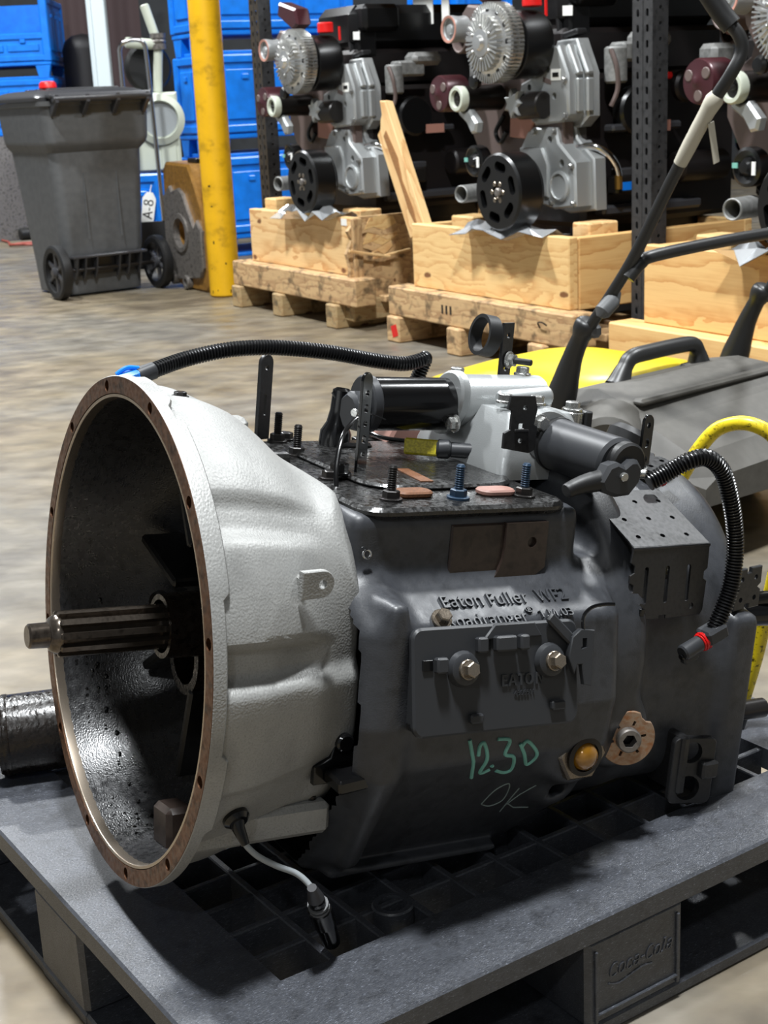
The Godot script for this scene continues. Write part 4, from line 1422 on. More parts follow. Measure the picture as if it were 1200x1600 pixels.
	obj("clamp_ring", MB.new().lathe([Vector2(0.022, -0.009), Vector2(0.0265, -0.009), Vector2(0.0265, 0.009), Vector2(0.022, 0.009), Vector2(0.022, -0.009)], 30, Transform3D(Basis(Vector3(0, 0.2, 1).normalized(), Vector3(0.8, 0, 0.6).normalized(), Vector3(0.5, 1, -0.4)).orthonormalized(), Vector3(0.503, 0.325, -0.09))), M.rubber, hs)


func looms(o: Node3D) -> void:
	# upper conduit, from the blue plug at the bell to behind the shift motor
	var up := obj("upper_loom", conduit(P3([0.085, 0.262, -0.165, 0.135, 0.277, -0.175, 0.19, 0.290, -0.17, 0.25, 0.294, -0.165, 0.32, 0.290, -0.16, 0.38, 0.282, -0.155, 0.42, 0.279, -0.15, 0.447, 0.284, -0.15, 0.456, 0.285, -0.155, 0.452, 0.265, -0.16, 0.448, 0.245, -0.165]), 0.0098), M.conduit, o)
	obj("loom_collar", MB.new().cyl(Vector3(0.092, 0.264, -0.166), Vector3(0.068, 0.256, -0.164), 0.0105, 16, 0.002), M.black_plastic, up)
	obj("blue_plug", MB.new().box(Vector3(0.058, 0.253, -0.163), Vector3(0.03, 0.018, 0.02), 0.004, Basis(Vector3(0, 0, 1), 0.3)), M.blue_plastic, up)
	obj("blue_latch", MB.new().tube(spline(P3([0.07, 0.266, -0.163, 0.055, 0.266, -0.163, 0.043, 0.258, -0.163]), 6), 0.003, 8), M.blue_plastic, up)
	# lower conduit, over the side of the tail to the red sealed plug
	var lo := obj("lower_loom", conduit(P3([0.552, 0.194, 0.200, 0.575, 0.208, 0.207, 0.593, 0.222, 0.218, 0.612, 0.226, 0.224, 0.632, 0.214, 0.227, 0.648, 0.190, 0.227, 0.664, 0.150, 0.227, 0.672, 0.113, 0.227, 0.672, 0.075, 0.228, 0.664, 0.045, 0.229, 0.653, 0.020, 0.230]), 0.0105), M.conduit, o)
	var a := Vector3(0.653, 0.020, 0.230)
	var d := Vector3(-0.55, -0.83, 0.03).normalized()
	obj("loom_clip", MB.new().box(a + d * 0.004, Vector3(0.03, 0.018, 0.026), 0.003, Basis(Vector3(0, 0, 1), 0.4)), M.black_plastic, lo)
	var d2 := Vector3(-0.93, -0.36, 0.05).normalized()
	for k in 4:
		obj("red_seal", MB.new().cyl(a + d * 0.01 + d2 * (0.006 + k * 0.0028), a + d * 0.01 + d2 * (0.0084 + k * 0.0028), 0.0118 - (k % 2) * 0.001, 16, 0.0008), M.red_rubber, lo)
	obj("plug_barrel", MB.new().cyl(a + d * 0.01 + d2 * 0.016, a + d * 0.01 + d2 * 0.045, 0.0098, 16, 0.002), M.black_plastic, lo)
	for k in 2:
		obj("plug_bore", MB.new().cyl(a + d * 0.01 + d2 * 0.044 + Vector3(0, (k - 0.5) * 0.0085, 0), a + d * 0.01 + d2 * 0.0465 + Vector3(0, (k - 0.5) * 0.0085, 0), 0.0036, 10), M.black_gloss, lo)
	obj("plug_latch", MB.new().box(a + d * 0.026 + d2 * 0.022, Vector3(0.022, 0.012, 0.01), 0.002, Basis(Vector3(0, 0, 1), 0.3)), M.black_plastic, lo)
	# perforated mounting clips on the tail
	for q in [[Vector3(0.735, 0.055, 0.19), Vector3(0.15, 0, 1), 0.05], [Vector3(0.665, 0.188, 0.06), Vector3(-0.1, 1, 0.25), 0.05]]:
		var b := along(q[1], q[0])
		var B := Transform3D(Basis(b.basis.x, -b.basis.z, b.basis.y), q[0])
		if q[1].z > 0.9:
			B = Transform3D(Basis(Vector3(0.99, 0.05, -0.15), Vector3(0, 1, 0), Vector3(0.15, 0, 1)).orthonormalized(), q[0])
		obj("tail_clip", MB.new().prism(P([-0.024, -0.026, -0.004, -0.026, -0.004, -0.02, 0.004, -0.02, 0.004, -0.026, 0.024, -0.026, 0.024, -0.004, 0.018, 0.0, 0.024, 0.004, 0.024, 0.026, 0.004, 0.026, 0.004, 0.02, -0.004, 0.02, -0.004, 0.026, -0.024, 0.026, -0.024, 0.004, -0.018, 0.0, -0.024, -0.004]), -0.003, 0.003, B, 0.001, [circle(Vector2(0.013, 0.013), 0.0035, 8), circle(Vector2(-0.013, 0.013), 0.0035, 8), circle(Vector2(0.013, -0.013), 0.0035, 8), circle(Vector2(-0.013, -0.013), 0.0035, 8)]), M.black_steel, o)
	obj("perforated_tab", MB.new().prism(slot(Vector2(0, 0.03), 0.022, 0.07), -0.002, 0.002, Transform3D(Basis(Vector3.UP, 0.3), Vector3(0.625, 0.19, 0.10)), 0.0005, [slot(Vector2(0, 0.03), 0.009, 0.012), circle(Vector2(0, 0.052), 0.004, 8), circle(Vector2(0, 0.01), 0.004, 8)]), M.black_gloss, o)
	obj("tail_valve", MB.new().cyl(Vector3(0.635, 0.17, 0.03), Vector3(0.66, 0.225, 0.03), 0.028, 20, 0.008), M.rubber, o)
	obj("air_fitting", MB.new().cyl(Vector3(0.645, 0.175, 0.11), Vector3(0.675, 0.185, 0.10), 0.009, 14, 0.002), M.zinc, o)
	obj("red_cap", MB.new().cyl(Vector3(0.62, 0.178, 0.13), Vector3(0.636, 0.18, 0.13), 0.007, 12, 0.002), M.red_rubber, o)
	var rv := MB.new().cyl(Vector3(0.79, 0.0, 0.13), Vector3(0.84, 0.0, 0.14), 0.016, 16, 0.003)
	rv.cyl(Vector3(0.80, 0.018, 0.13), Vector3(0.83, 0.022, 0.14), 0.010, 14, 0.002)
	obj("rear_valve", rv, M.black_gloss, o)


# ---------------------------------------------------------------- everything round the pallet
func row(x: float, y := 0.0, z := 0.0) -> Transform3D:
	return ROW * at(x, y, z)


func rest() -> void:
	greasy_tube()
	yellow_hose_loop()
	mower()
	for k in 3:
		crate(k)
	engines()
	rack()
	bollard()
	waste_cart()
	gold_housing()
	containers()
	corner_things()


func greasy_tube() -> void:
	var o := thing("steel_tube", "short greasy black steel tube lying on the pallet behind the bell housing", "tube", Transform3D(Basis(), Vector3(-0.53, 0.151, -1.77)))
	var a := Vector3(-0.07, 0.055, 0.02)
	var d := Vector3(0.93, 0.0, -0.20).normalized()
	var m := MB.new()
	m.lathe([Vector2(0, 0), Vector2(0.034, 0), Vector2(0.037, 0.003), Vector2(0.037, 0.06), Vector2(0.040, 0.065), Vector2(0.052, 0.068), Vector2(0.054, 0.071), Vector2(0.054, 0.2), Vector2(0.051, 0.204), Vector2(0.046, 0.204), Vector2(0.046, 0.16), Vector2(0, 0.16)], 48, along(d, a))
	obj("tube_body", m, M.greasy, o)
	obj("shoulder_ring", MB.new().lathe([Vector2(0.0535, 0.074), Vector2(0.055, 0.076), Vector2(0.055, 0.082), Vector2(0.0535, 0.084)], 48, along(d, a)), M.greasy, o)


func yellow_hose_loop() -> void:
	var o := thing("yellow_hose", "worn yellow hose looping up behind the tail of the transmission", "hose")
	obj("hose", MB.new().tube(spline(P3([0.476, 0.166, -1.80, 0.482, 0.19, -1.80, 0.498, 0.27, -1.79, 0.512, 0.37, -1.78, 0.522, 0.45, -1.77, 0.522, 0.52, -1.76, 0.504, 0.568, -1.76, 0.472, 0.588, -1.77, 0.44, 0.58, -1.79, 0.417, 0.553, -1.80, 0.398, 0.516, -1.81, 0.385, 0.49, -1.81]), 8), 0.0095, 14), M.yellow_hose, o)
	obj("end_fitting", MB.new().cyl(Vector3(0.388, 0.497, -1.81), Vector3(0.374, 0.47, -1.81), 0.013, 14, 0.002), M.black_plastic, o)
	obj("end_fitting", MB.new().cyl(Vector3(0.472, 0.152, -1.80), Vector3(0.478, 0.172, -1.80), 0.013, 14, 0.002), M.black_plastic, o)


func mower() -> void:
	var o := thing("lawn_mower", "yellow and grey push mower with folded black handle, behind the transmission", "lawn mower", yaw(39.2, Vector3(0.41, 0, -3.11)))
	# deck: yellow shell
	var r := []
	for st in [[0.06, 0.02, 0.66, -0.72, 0.04, 0.06], [0.16, 0.0, 0.68, -0.74, 0.06, 0.10], [0.24, 0.02, 0.66, -0.70, 0.05, 0.12], [0.30, 0.07, 0.60, -0.62, 0.03, 0.14], [0.345, 0.13, 0.54, -0.48, 0.0, 0.12], [0.36, 0.20, 0.47, -0.36, -0.03, 0.08]]:
		var ring := PackedVector3Array()
		for q in rrect(st[2] - st[1], st[4] - st[3], st[5], 6):
			ring.append(Vector3((st[1] + st[2]) * 0.5 + q.x, st[0], (st[3] + st[4]) * 0.5 + q.y))
		r.append(ring)
	obj("deck_shell", MB.new().loft(r), M.mower_yellow, o, Transform3D(), 30.0)
	for q in [[-0.02, -0.62, 0.10], [0.66, -0.62, 0.10], [-0.02, -0.02, 0.12], [0.66, -0.02, 0.12]]:
		obj("wheel", MB.new().lathe([Vector2(0, -0.02), Vector2(q[2] * 0.55, -0.024), Vector2(q[2] * 0.8, -0.026), Vector2(q[2], -0.018), Vector2(q[2], 0.018), Vector2(q[2] * 0.8, 0.026), Vector2(q[2] * 0.55, 0.024), Vector2(0, 0.02)], 32, Transform3D(Basis(Vector3(0, 1, 0), Vector3(1, 0, 0), Vector3(0, 0, -1)), Vector3(q[0], q[2], q[1]))), M.mower_black, o)
	# grey rear bag: a faceted shell
	var b := []
	for st in [[-0.03, [0.02, 0.12, 0.02, 0.30, 0.07, 0.352, 0.56, 0.352, 0.64, 0.30, 0.64, 0.12]], [0.05, [-0.005, 0.11, -0.005, 0.30, 0.06, 0.365, 0.57, 0.365, 0.665, 0.30, 0.665, 0.11]], [0.14, [-0.01, 0.105, -0.01, 0.285, 0.05, 0.345, 0.58, 0.355, 0.67, 0.29, 0.67, 0.105]], [0.20, [0.0, 0.11, 0.0, 0.25, 0.06, 0.30, 0.57, 0.315, 0.66, 0.26, 0.66, 0.105]], [0.31, [0.02, 0.13, 0.02, 0.21, 0.07, 0.25, 0.56, 0.265, 0.64, 0.22, 0.64, 0.115]], [0.36, [0.05, 0.15, 0.05, 0.19, 0.09, 0.21, 0.54, 0.22, 0.61, 0.19, 0.61, 0.14]]]:
		var ring := PackedVector3Array()
		for q in P(st[1]):
			ring.append(Vector3(q.x, q.y, st[0]))
		b.append(ring)
	var bag := obj("grass_box", MB.new().loft(b), M.mower_grey, o, Transform3D(), 12.0)
	obj("box_ridge", MB.new().prism(P([-0.02, 0, 0.02, 0, 0.012, 0.014, -0.012, 0.014]), 0.0, 0.22, Transform3D(Basis(Vector3.RIGHT, 0.30), Vector3(0.42, 0.352, 0.0)), 0.002), M.mower_grey, bag)
	obj("box_ridge", MB.new().box(Vector3(0.32, 0.345, 0.155), Vector3(0.5, 0.016, 0.03), 0.006), M.mower_grey, bag)
	obj("round_port", MB.new().cyl(Vector3(0.05, 0.29, 0.10), Vector3(-0.03, 0.26, 0.16), 0.075, 28, 0.012), M.mower_grey, bag)
	obj("side_lamp", MB.new().prism(P([-0.01, 0.0, 0.012, -0.002, 0.004, 0.03]), 0.0, 0.008, at(-0.02, 0.22, 0.20), 0.002), M.paper, bag)
	# carry handle
	var hp := spline(P3([0.185, 0.345, 0.0, 0.21, 0.385, 0.0, 0.235, 0.405, 0.0, 0.3, 0.408, 0.0, 0.40, 0.408, 0.0, 0.455, 0.404, 0.0, 0.475, 0.385, 0.0, 0.482, 0.35, 0.0]), 6)
	var hr := PackedFloat32Array()
	for i in hp.size():
		hr.append(0.019 + 0.012 * maxf(absf(float(i) / (hp.size() - 1) - 0.5) * 2.0 - 0.72, 0.0) / 0.28)
	obj("carry_handle", MB.new().tube(hp, hr, 14), M.mower_black, bag)
	# handle: lower brackets, tubes, crossbar, grip, tape
	for x in [0.0, 0.63]:
		var br := MB.new().tube(spline(P3([x, 0.28, -0.03, x, 0.36, 0.0, x, 0.44, 0.03, x, 0.50, 0.062, x, 0.53, 0.078]), 5), PackedFloat32Array([0.03, 0.032, 0.034, 0.035, 0.035, 0.034, 0.032, 0.029, 0.027, 0.025, 0.023, 0.022, 0.021, 0.0205, 0.02, 0.024, 0.026, 0.026, 0.025, 0.022, 0.016]), 16)
		obj("handle_bracket", br, M.mower_black, o)
		obj("bracket_latch", MB.new().box(Vector3(x + 0.01, 0.505, 0.085), Vector3(0.03, 0.03, 0.03), 0.008), M.grey_panel if x < 0.0 else M.bin, o)
	var inv := o.transform.affine_inverse()
	var L := PackedVector3Array()
	for q in [Vector3(0.462, 0.515, -3.045), Vector3(0.535, 0.655, -2.97), Vector3(0.60, 0.82, -2.89), Vector3(0.655, 0.955, -2.82), Vector3(0.69, 1.02, -2.79), Vector3(0.71, 1.06, -2.79), Vector3(0.705, 1.09, -2.79), Vector3(0.675, 1.13, -2.80), Vector3(0.635, 1.19, -2.81), Vector3(0.60, 1.24, -2.82)]:
		L.append(inv * q)
	var lp := spline(L, 8)
	obj("handle_tube", MB.new().tube(lp, 0.0125, 16), M.mower_black, o)
	obj("foam_grip", MB.new().tube(lp.slice(52), 0.0195, 18), M.rubber, o)
	obj("tape_wrap", MB.new().tube(lp.slice(18, 28), PackedFloat32Array([0.0135, 0.0145, 0.015, 0.0148, 0.0152, 0.015, 0.0155, 0.017, 0.018, 0.014]), 14), M.tape, o)
	obj("tape_tail", MB.new().box(lp[23] + Vector3(0.015, -0.045, 0.014), Vector3(0.018, 0.08, 0.003), 0.0008, Basis(Vector3(0, 0, 1), 0.25)), M.tape, o)
	obj("handle_knob", MB.new().tube(PackedVector3Array([lp[4] + Vector3(-0.035, -0.03, 0.01), lp[4] + Vector3(-0.03, -0.02, 0.012), lp[4] + Vector3(0.0, 0.0, 0.014), lp[4] + Vector3(0.02, 0.016, 0.012)]), PackedFloat32Array([0.008, 0.018, 0.018, 0.008]), 12), M.bin, o)
	var R := PackedVector3Array()
	for p in L:
		R.append(p + Vector3(0.63, 0, 0.0))
	obj("handle_tube", MB.new().tube(spline(R, 8), 0.0125, 16), M.mower_black, o)
	var c0 := lp[8]
	obj("crossbar", MB.new().tube(spline(PackedVector3Array([c0 + Vector3(-0.005, -0.03, 0.0), c0 + Vector3(0.02, 0.0, 0.012), c0 + Vector3(0.06, 0.012, 0.018), c0 + Vector3(0.3, 0.02, 0.02), c0 + Vector3(0.6, 0.02, 0.015)]), 8), 0.0135, 16), M.mower_black, o)


# one plank: x along the grain; s is length, height, depth
func plank(o: Node3D, called: String, c: Vector3, s: Vector3, m: Material, turn := Basis(), bev := 0.004) -> MeshInstance3D:
	return obj(called, MB.new().box(Vector3.ZERO, s, bev), m, o, Transform3D(turn, c))


func crate(k: int) -> void:
	var X: float = [-1.54, 0.0, 1.45][k]
	var label: String = ["splintered pine engine crate beside the yellow bollard, its right end broken", "clean pine engine crate in the middle, between the splintered one and the rack upright", "pine engine crate at the right edge, behind the mower handle"][k]
	var o := thing("engine_crate", label, "crate", row(X), "pine crates under the engines")
	var Z := Basis(Vector3.UP, PI / 2)
	var w: Material = [M.wood0, M.wood1, M.wood2][k]
	# skids run front to back under the beams
	for q in [[-0.98, 0], [-0.52, 1], [0.02, 2]]:
		plank(o, "skid", Vector3(q[0], 0.055, -0.48), Vector3(1.0, 0.11, 0.10), M.wood_grey if k == 0 else M.wood_old, Z, 0.006)
	# front and rear beams
	plank(o, "beam", Vector3(-0.41, 0.172, -0.055), Vector3(1.26, 0.124, 0.11), M.wood_old if k != 2 else M.wood2, Basis(), 0.006)
	plank(o, "beam", Vector3(-0.41, 0.172, -0.93), Vector3(1.26, 0.124, 0.11), M.wood_old, Basis(), 0.006)
	for j in 3:
		plank(o, "floor_board", Vector3(-0.41, 0.128, -0.25 - j * 0.22), Vector3(1.2, 0.03, 0.15), M.wood_old)
	# front board, ends, inner blocks
	plank(o, "front_board", Vector3(-0.405, 0.366, -0.085), Vector3(1.05, 0.262, 0.042), w)
	plank(o, "end_board", Vector3(-0.905, 0.366, -0.52), Vector3(0.82, 0.255, 0.042), w, Z)
	plank(o, "rear_board", Vector3(-0.405, 0.366, -0.95), Vector3(1.05, 0.255, 0.042), w)
	if k > 0:
		plank(o, "end_board", Vector3(0.10, 0.362, -0.52), Vector3(0.82, 0.262, 0.042), [w, M.wood2, M.wood0][k], Z)
		plank(o, "inner_block", Vector3(0.03, 0.46, -0.26), Vector3(0.10, 0.15, 0.14), M.wood0, Basis(), 0.006)
		plank(o, "inner_block", Vector3(-0.74, 0.44, -0.25), Vector3(0.16, 0.17, 0.12), M.wood1, Basis(), 0.006)
	else:
		plank(o, "inner_block", Vector3(-0.06, 0.46, -0.22), Vector3(0.16, 0.12, 0.12), M.wood0, Basis(), 0.006)
		plank(o, "inner_block", Vector3(-0.84, 0.47, -0.2), Vector3(0.12, 0.15, 0.12), M.wood1, Basis(), 0.006)
		# broken plywood end with torn layers
		obj("end_panel", MB.new().prism(P([-0.02, 0.10, -0.40, 0.10, -0.40, 0.50, -0.10, 0.50, -0.06, 0.47, -0.03, 0.44, -0.05, 0.40, -0.02, 0.34, -0.035, 0.28]), -0.012, 0.012, Transform3D(Basis(Vector3(0, 0, 1), Vector3(0, 1, 0), Vector3(-1, 0, 0)), Vector3(0.115, 0, 0)), 0.001), M.wood_old, o)
		var rng := RandomNumberGenerator.new()
		rng.seed = 9
		for j in 6:
			var z0 := -0.04 - rng.randf_range(0.0, 0.12)
			var y0 := 0.33 + j * 0.022
			var l := rng.randf_range(0.10, 0.26)
			var lay := P([z0, y0, z0 - l * 0.3, y0 + 0.012, z0 - l * 0.6, y0 - 0.008, z0 - l, y0 + rng.randf_range(0.0, 0.03), z0 - l * 0.9, y0 + rng.randf_range(0.05, 0.09), z0 - l * 0.5, y0 + 0.06, z0 - l * 0.2, y0 + rng.randf_range(0.045, 0.07)])
			obj("torn_layer", MB.new().prism(lay, 0.0, 0.004, Transform3D(Basis(Vector3(0, 0, 1), Vector3(0, 1, 0), Vector3(-1, 0, 0)), Vector3(0.131 + j * 0.0015, 0, 0)), 0.0), [M.wood0, M.wood3, M.wood1][j % 3], o)
		plank(o, "corner_post", Vector3(0.13, 0.285, -0.075), Vector3(0.42, 0.022, 0.05), M.wood_old, Basis(Vector3(0, 0, 1), PI / 2))
		plank(o, "splinter", Vector3(0.16, 0.335, -0.12), Vector3(0.22, 0.012, 0.008), M.wood0, Z * Basis(Vector3(0, 0, 1), -0.2), 0.002)
		plank(o, "splinter", Vector3(0.155, 0.325, -0.24), Vector3(0.20, 0.010, 0.008), M.wood0, Z * Basis(Vector3(0, 0, 1), 0.12), 0.002)
		plank(o, "rear_skid", Vector3(0.10, 0.085, -0.28), Vector3(0.5, 0.10, 0.09), M.wood_grey, Z, 0.006)
		obj("paper_label", MB.new().box(Vector3(0.04, 0.475, -0.063), Vector3(0.05, 0.03, 0.002)), M.paper, o)
	if k == 1:
		for q in [-0.14, -0.17, -0.2]:
			obj("stencil_mark", MB.new().box(Vector3(q - 0.42, 0.175, 0.0006), Vector3(0.012, 0.035, 0.001)), M.dark_bolt, o)
		obj("nail", MB.new().tube(spline(P3([0.03, 0.17, 0.002, 0.03, 0.19, 0.012, 0.06, 0.195, 0.016, 0.08, 0.185, 0.01]), 5), 0.003, 6), M.dark_bolt, o)
		plank(o, "red_smear", Vector3(-0.965, 0.05, 0.0206), Vector3(0.045, 0.05, 0.0012), M.red, Basis(Vector3(0, 0, 1), 0.3), 0.0003)
		# the broken board that stands up out of the left corner
		var b := thing("broken_board", "broken pine board standing on end, leaning left of the middle engine", "board", row(-0.965, 0.455, -0.135) * Transform3D(Basis(Vector3(0, 0, 1), 0.5), Vector3.ZERO))
		var BX := Transform3D(Basis(Vector3(0, 1, 0), Vector3(-1, 0, 0), Vector3(0, 0, 1)), Vector3.ZERO)  # the grain runs up the board
		obj("board_body", MB.new().prism(P([0, -0.066, 0, 0.066, 0.49, 0.066, 0.50, 0.03, 0.53, 0.01, 0.545, -0.012, 0.60, -0.03, 0.575, -0.066]), -0.021, 0.021, Transform3D(), 0.003), M.wood0, b, BX)
		obj("torn_edge", MB.new().prism(P([0.1, 0.01, 0.0, -0.012, 0.1, -0.026, 0.24, -0.012, 0.33, -0.032, 0.47, -0.01, 0.46, 0.02, 0.25, 0.008]), 0.018, 0.024, Transform3D(), 0.001), M.torn_wood, b, BX)


func fan_fins(r0: float, r1: float, z0: float, z1: float, n: int, w: float) -> MB:
	var m := MB.new()
	for k in n:
		var a := TAU * k / n
		m.box(Vector3(cos(a) * (r0 + r1) * 0.5, sin(a) * (r0 + r1) * 0.5, (z0 + z1) * 0.5), Vector3(r1 - r0, w, z1 - z0), 0.0, Basis(Vector3(0, 0, 1), a))
	return m


func engine_model(o: Node3D) -> void:
	var ZF := Basis(Vector3(1, 0, 0), Vector3(0, 0, 1), Vector3(0, -1, 0))  # turns about y into turns about z
	# block, head, cover, pan
	var bl := MB.new()
	bl.box(Vector3(-0.36, 0.78, -0.68), Vector3(0.56, 0.56, 0.78), 0.02)
	obj("engine_block", bl, M.engine_dark, o)
	obj("cylinder_head", MB.new().box(Vector3(-0.38, 1.14, -0.68), Vector3(0.42, 0.17, 0.8), 0.02), M.engine_dark, o)
	obj("valve_cover", MB.new().box(Vector3(-0.36, 1.32, -0.68), Vector3(0.36, 0.2, 0.78), 0.04), M.engine_black, o)
	obj("oil_pan", MB.new().box(Vector3(-0.36, 0.47, -0.64), Vector3(0.44, 0.14, 0.66), 0.04), M.engine_black, o)
	for x in [-0.52, -0.2]:
		obj("engine_foot", MB.new().box(Vector3(x, 0.275, -0.62), Vector3(0.07, 0.262, 0.5), 0.006), M.black_steel, o)
	# front plate
	obj("front_plate", MB.new().prism(P([-0.72, 0.90, -0.66, 0.80, -0.58, 0.76, -0.5, 0.70, -0.1, 0.70, -0.1, 1.05, -0.22, 1.1, -0.4, 1.28, -0.56, 1.26, -0.62, 1.08, -0.72, 1.02]), -0.27, -0.22, Transform3D(), 0.006, [circle(Vector2(-0.46, 0.89), 0.035, 14, 0.05)]), M.gasket, o)
	obj("hose_coil", MB.new().tube(spline(P3([-0.46, 0.92, -0.21, -0.5, 0.86, -0.2, -0.47, 0.82, -0.2, -0.43, 0.86, -0.2]), 6), 0.009, 8), M.engine_black, o)
	obj("pink_plate", MB.new().prism(P([-0.42, 0.84, -0.30, 0.83, -0.26, 0.90, -0.27, 0.96, -0.36, 0.93, -0.41, 0.95]), -0.225, -0.205, Transform3D(), 0.004), M.pink, o)
	# upper gear cover: flange, body, ribs, holes
	var up := P([-0.194, 1.160, -0.104, 1.162, -0.05, 1.058, -0.048, 0.92, -0.085, 0.892, -0.255, 0.88, -0.27, 0.97, -0.345, 1.0, -0.335, 1.035, -0.25, 1.06])
	var cv := obj("upper_gear_cover", MB.new().prism(up, -0.30, -0.2, Transform3D(), 0.008, [circle(Vector2(-0.13, 0.985), 0.013, 12), circle(Vector2(-0.28, 1.02), 0.012, 12), circle(Vector2(-0.165, 1.08), 0.012, 12)]), M.alu_new, o)
	obj("cover_flange", MB.new().prism(MB.inset(MB.ccw(up), -0.022), -0.335, -0.275, Transform3D(), 0.006), M.alu_new, cv)
	for q in [[-0.07, 1.11, 0.5], [-0.045, 0.985, 0.0]]:
		for j in 2:
			obj("cover_rib", MB.new().box(Vector3(q[0] + j * 0.02, q[1], -0.25 - j * 0.03), Vector3(0.02, 0.12, 0.03), 0.005, Basis(Vector3(0, 0, 1), q[2])), M.alu_new, cv)
	for q in [[-0.185, 1.135], [-0.065, 1.04], [-0.06, 0.915], [-0.245, 0.905]]:
		obj("cover_bolt", MB.new().hexbolt(Vector3(q[0], q[1], -0.2), Vector3(0, 0, 1), 0.010, 0.012, 1.4), M.zinc, cv)
	obj("bar_label", MB.new().box(Vector3(-0.118, 1.06, -0.199), Vector3(0.055, 0.04, 0.002)), M.paper, cv)
	obj("label_print", MB.new().box(Vector3(-0.118, 1.06, -0.1975), Vector3(0.036, 0.016, 0.0012)), M.rubber, cv)
	obj("slot_recess", MB.new().box(Vector3(-0.17, 1.04, -0.1995), Vector3(0.05, 0.018, 0.003), 0.001, Basis(Vector3(0, 0, 1), -0.25)), M.gasket, cv)
	# lower gear cover
	var lw := P([-0.26, 0.875, -0.124, 0.873, -0.11, 0.82, -0.015, 0.748, -0.008, 0.59, -0.14, 0.575, -0.34, 0.62, -0.346, 0.80, -0.30, 0.86])
	var lc := obj("lower_gear_cover", MB.new().prism(lw, -0.30, -0.2, Transform3D(), 0.008, [circle(Vector2(-0.16, 0.83), 0.014, 12), circle(Vector2(-0.09, 0.745), 0.015, 12)]), M.alu_new, o)
	obj("cover_flange", MB.new().prism(MB.inset(MB.ccw(lw), -0.02), -0.335, -0.275, Transform3D(), 0.006), M.alu_new, lc)
	obj("round_cap", MB.new().lathe([Vector2(0.056, 0.0), Vector2(0.056, 0.012), Vector2(0.047, 0.016), Vector2(0.045, 0.01), Vector2(0, 0.012)], 30, Transform3D(ZF, Vector3(-0.1, 0.662, -0.205))), M.alu_new, lc)
	obj("raised_panel", MB.new().prism(P([-0.335, 0.68, -0.335, 0.80, -0.2, 0.80, -0.165, 0.74, -0.165, 0.62, -0.32, 0.64]), -0.205, -0.19, Transform3D(), 0.004), M.alu_new, lc)
	for q in [[-0.03, 0.735], [-0.02, 0.60], [-0.15, 0.6], [-0.25, 0.86], [-0.13, 0.86]]:
		obj("cover_bolt", MB.new().hexbolt(Vector3(q[0], q[1], -0.2), Vector3(0, 0, 1), 0.010, 0.012, 1.4), M.zinc, lc)
	# viscous fan clutch
	var fc := Vector3(-0.262, 1.182, 0.0)
	var fn := obj("fan_clutch", MB.new().lathe([Vector2(0, -0.07), Vector2(0.13, -0.07), Vector2(0.137, -0.065), Vector2(0.137, -0.045), Vector2(0.125, -0.038), Vector2(0.137, -0.03), Vector2(0.138, -0.016), Vector2(0.13, -0.01), Vector2(0.105, 0.0), Vector2(0.085, 0.008), Vector2(0.05, 0.028), Vector2(0.048, 0.034), Vector2(0.028, 0.036), Vector2(0.022, 0.05), Vector2(0, 0.052)], 60, Transform3D(ZF, fc)), M.fan_alu, o, Transform3D(), 25.0)
	obj("radial_fin", fan_fins(0.052, 0.1, -0.01, 0.030, 30, 0.0055), M.fan_alu, fn, Transform3D(Basis(), fc)).set_meta("kind", "stuff")
	obj("rim_fin", fan_fins(0.108, 0.1425, -0.062, -0.002, 60, 0.0050), M.fan_alu, fn, Transform3D(Basis(), fc)).set_meta("kind", "stuff")
	for k in 12:
		var a := TAU * k / 12.0
		obj("vent", MB.new().box(fc + Vector3(cos(a) * 0.112, sin(a) * 0.112, -0.0035), Vector3(0.012, 0.018, 0.006), 0.002, Basis(Vector3(0, 0, 1), a)), M.engine_black, fn)
	for k in 6:
		var a := TAU * (k + 0.5) / 6.0
		obj("hub_stud", MB.new().cyl(fc + Vector3(cos(a) * 0.058, sin(a) * 0.058, 0.0), fc + Vector3(cos(a) * 0.058, sin(a) * 0.058, 0.036), 0.0065, 10, 0.002), M.zinc, fn)
	obj("fan_pulley", MB.new().lathe([Vector2(0, -0.2), Vector2(0.118, -0.2), Vector2(0.122, -0.19), Vector2(0.122, -0.08), Vector2(0.115, -0.075), Vector2(0, -0.075)], 40, Transform3D(ZF, fc + Vector3(0.02, -0.01, 0))), M.engine_black, o)
	# belt tensioner and its bracket
	obj("tensioner_pulley", MB.new().lathe([Vector2(0, -0.06), Vector2(0.046, -0.06), Vector2(0.049, -0.055), Vector2(0.046, -0.03), Vector2(0.05, 0.0), Vector2(0.05, 0.014), Vector2(0.044, 0.016), Vector2(0.04, 0.004), Vector2(0.02, 0.002), Vector2(0.016, 0.014), Vector2(0, 0.016)], 36, Transform3D(ZF, Vector3(-0.49, 1.243, 0))), M.alu_new, o)
	obj("pulley_ring", MB.new().lathe([Vector2(0.04, 0.012), Vector2(0.049, 0.014), Vector2(0.049, 0.018), Vector2(0.04, 0.016)], 36, Transform3D(ZF, Vector3(-0.49, 1.243, 0))), M.pink, o)
	obj("tensioner_arm", MB.new().prism(P([-0.53, 1.3, -0.49, 1.33, -0.42, 1.32, -0.38, 1.15, -0.40, 1.08, -0.45, 1.09, -0.5, 1.17]), -0.13, -0.07, Transform3D(), 0.008), M.gasket, o)
	obj("idler_cap", MB.new().lathe([Vector2(0, -0.02), Vector2(0.024, -0.02), Vector2(0.028, 0.0), Vector2(0.02, 0.01), Vector2(0, 0.012)], 20, Transform3D(ZF, Vector3(-0.385, 1.05, -0.02))), M.engine_black, o)
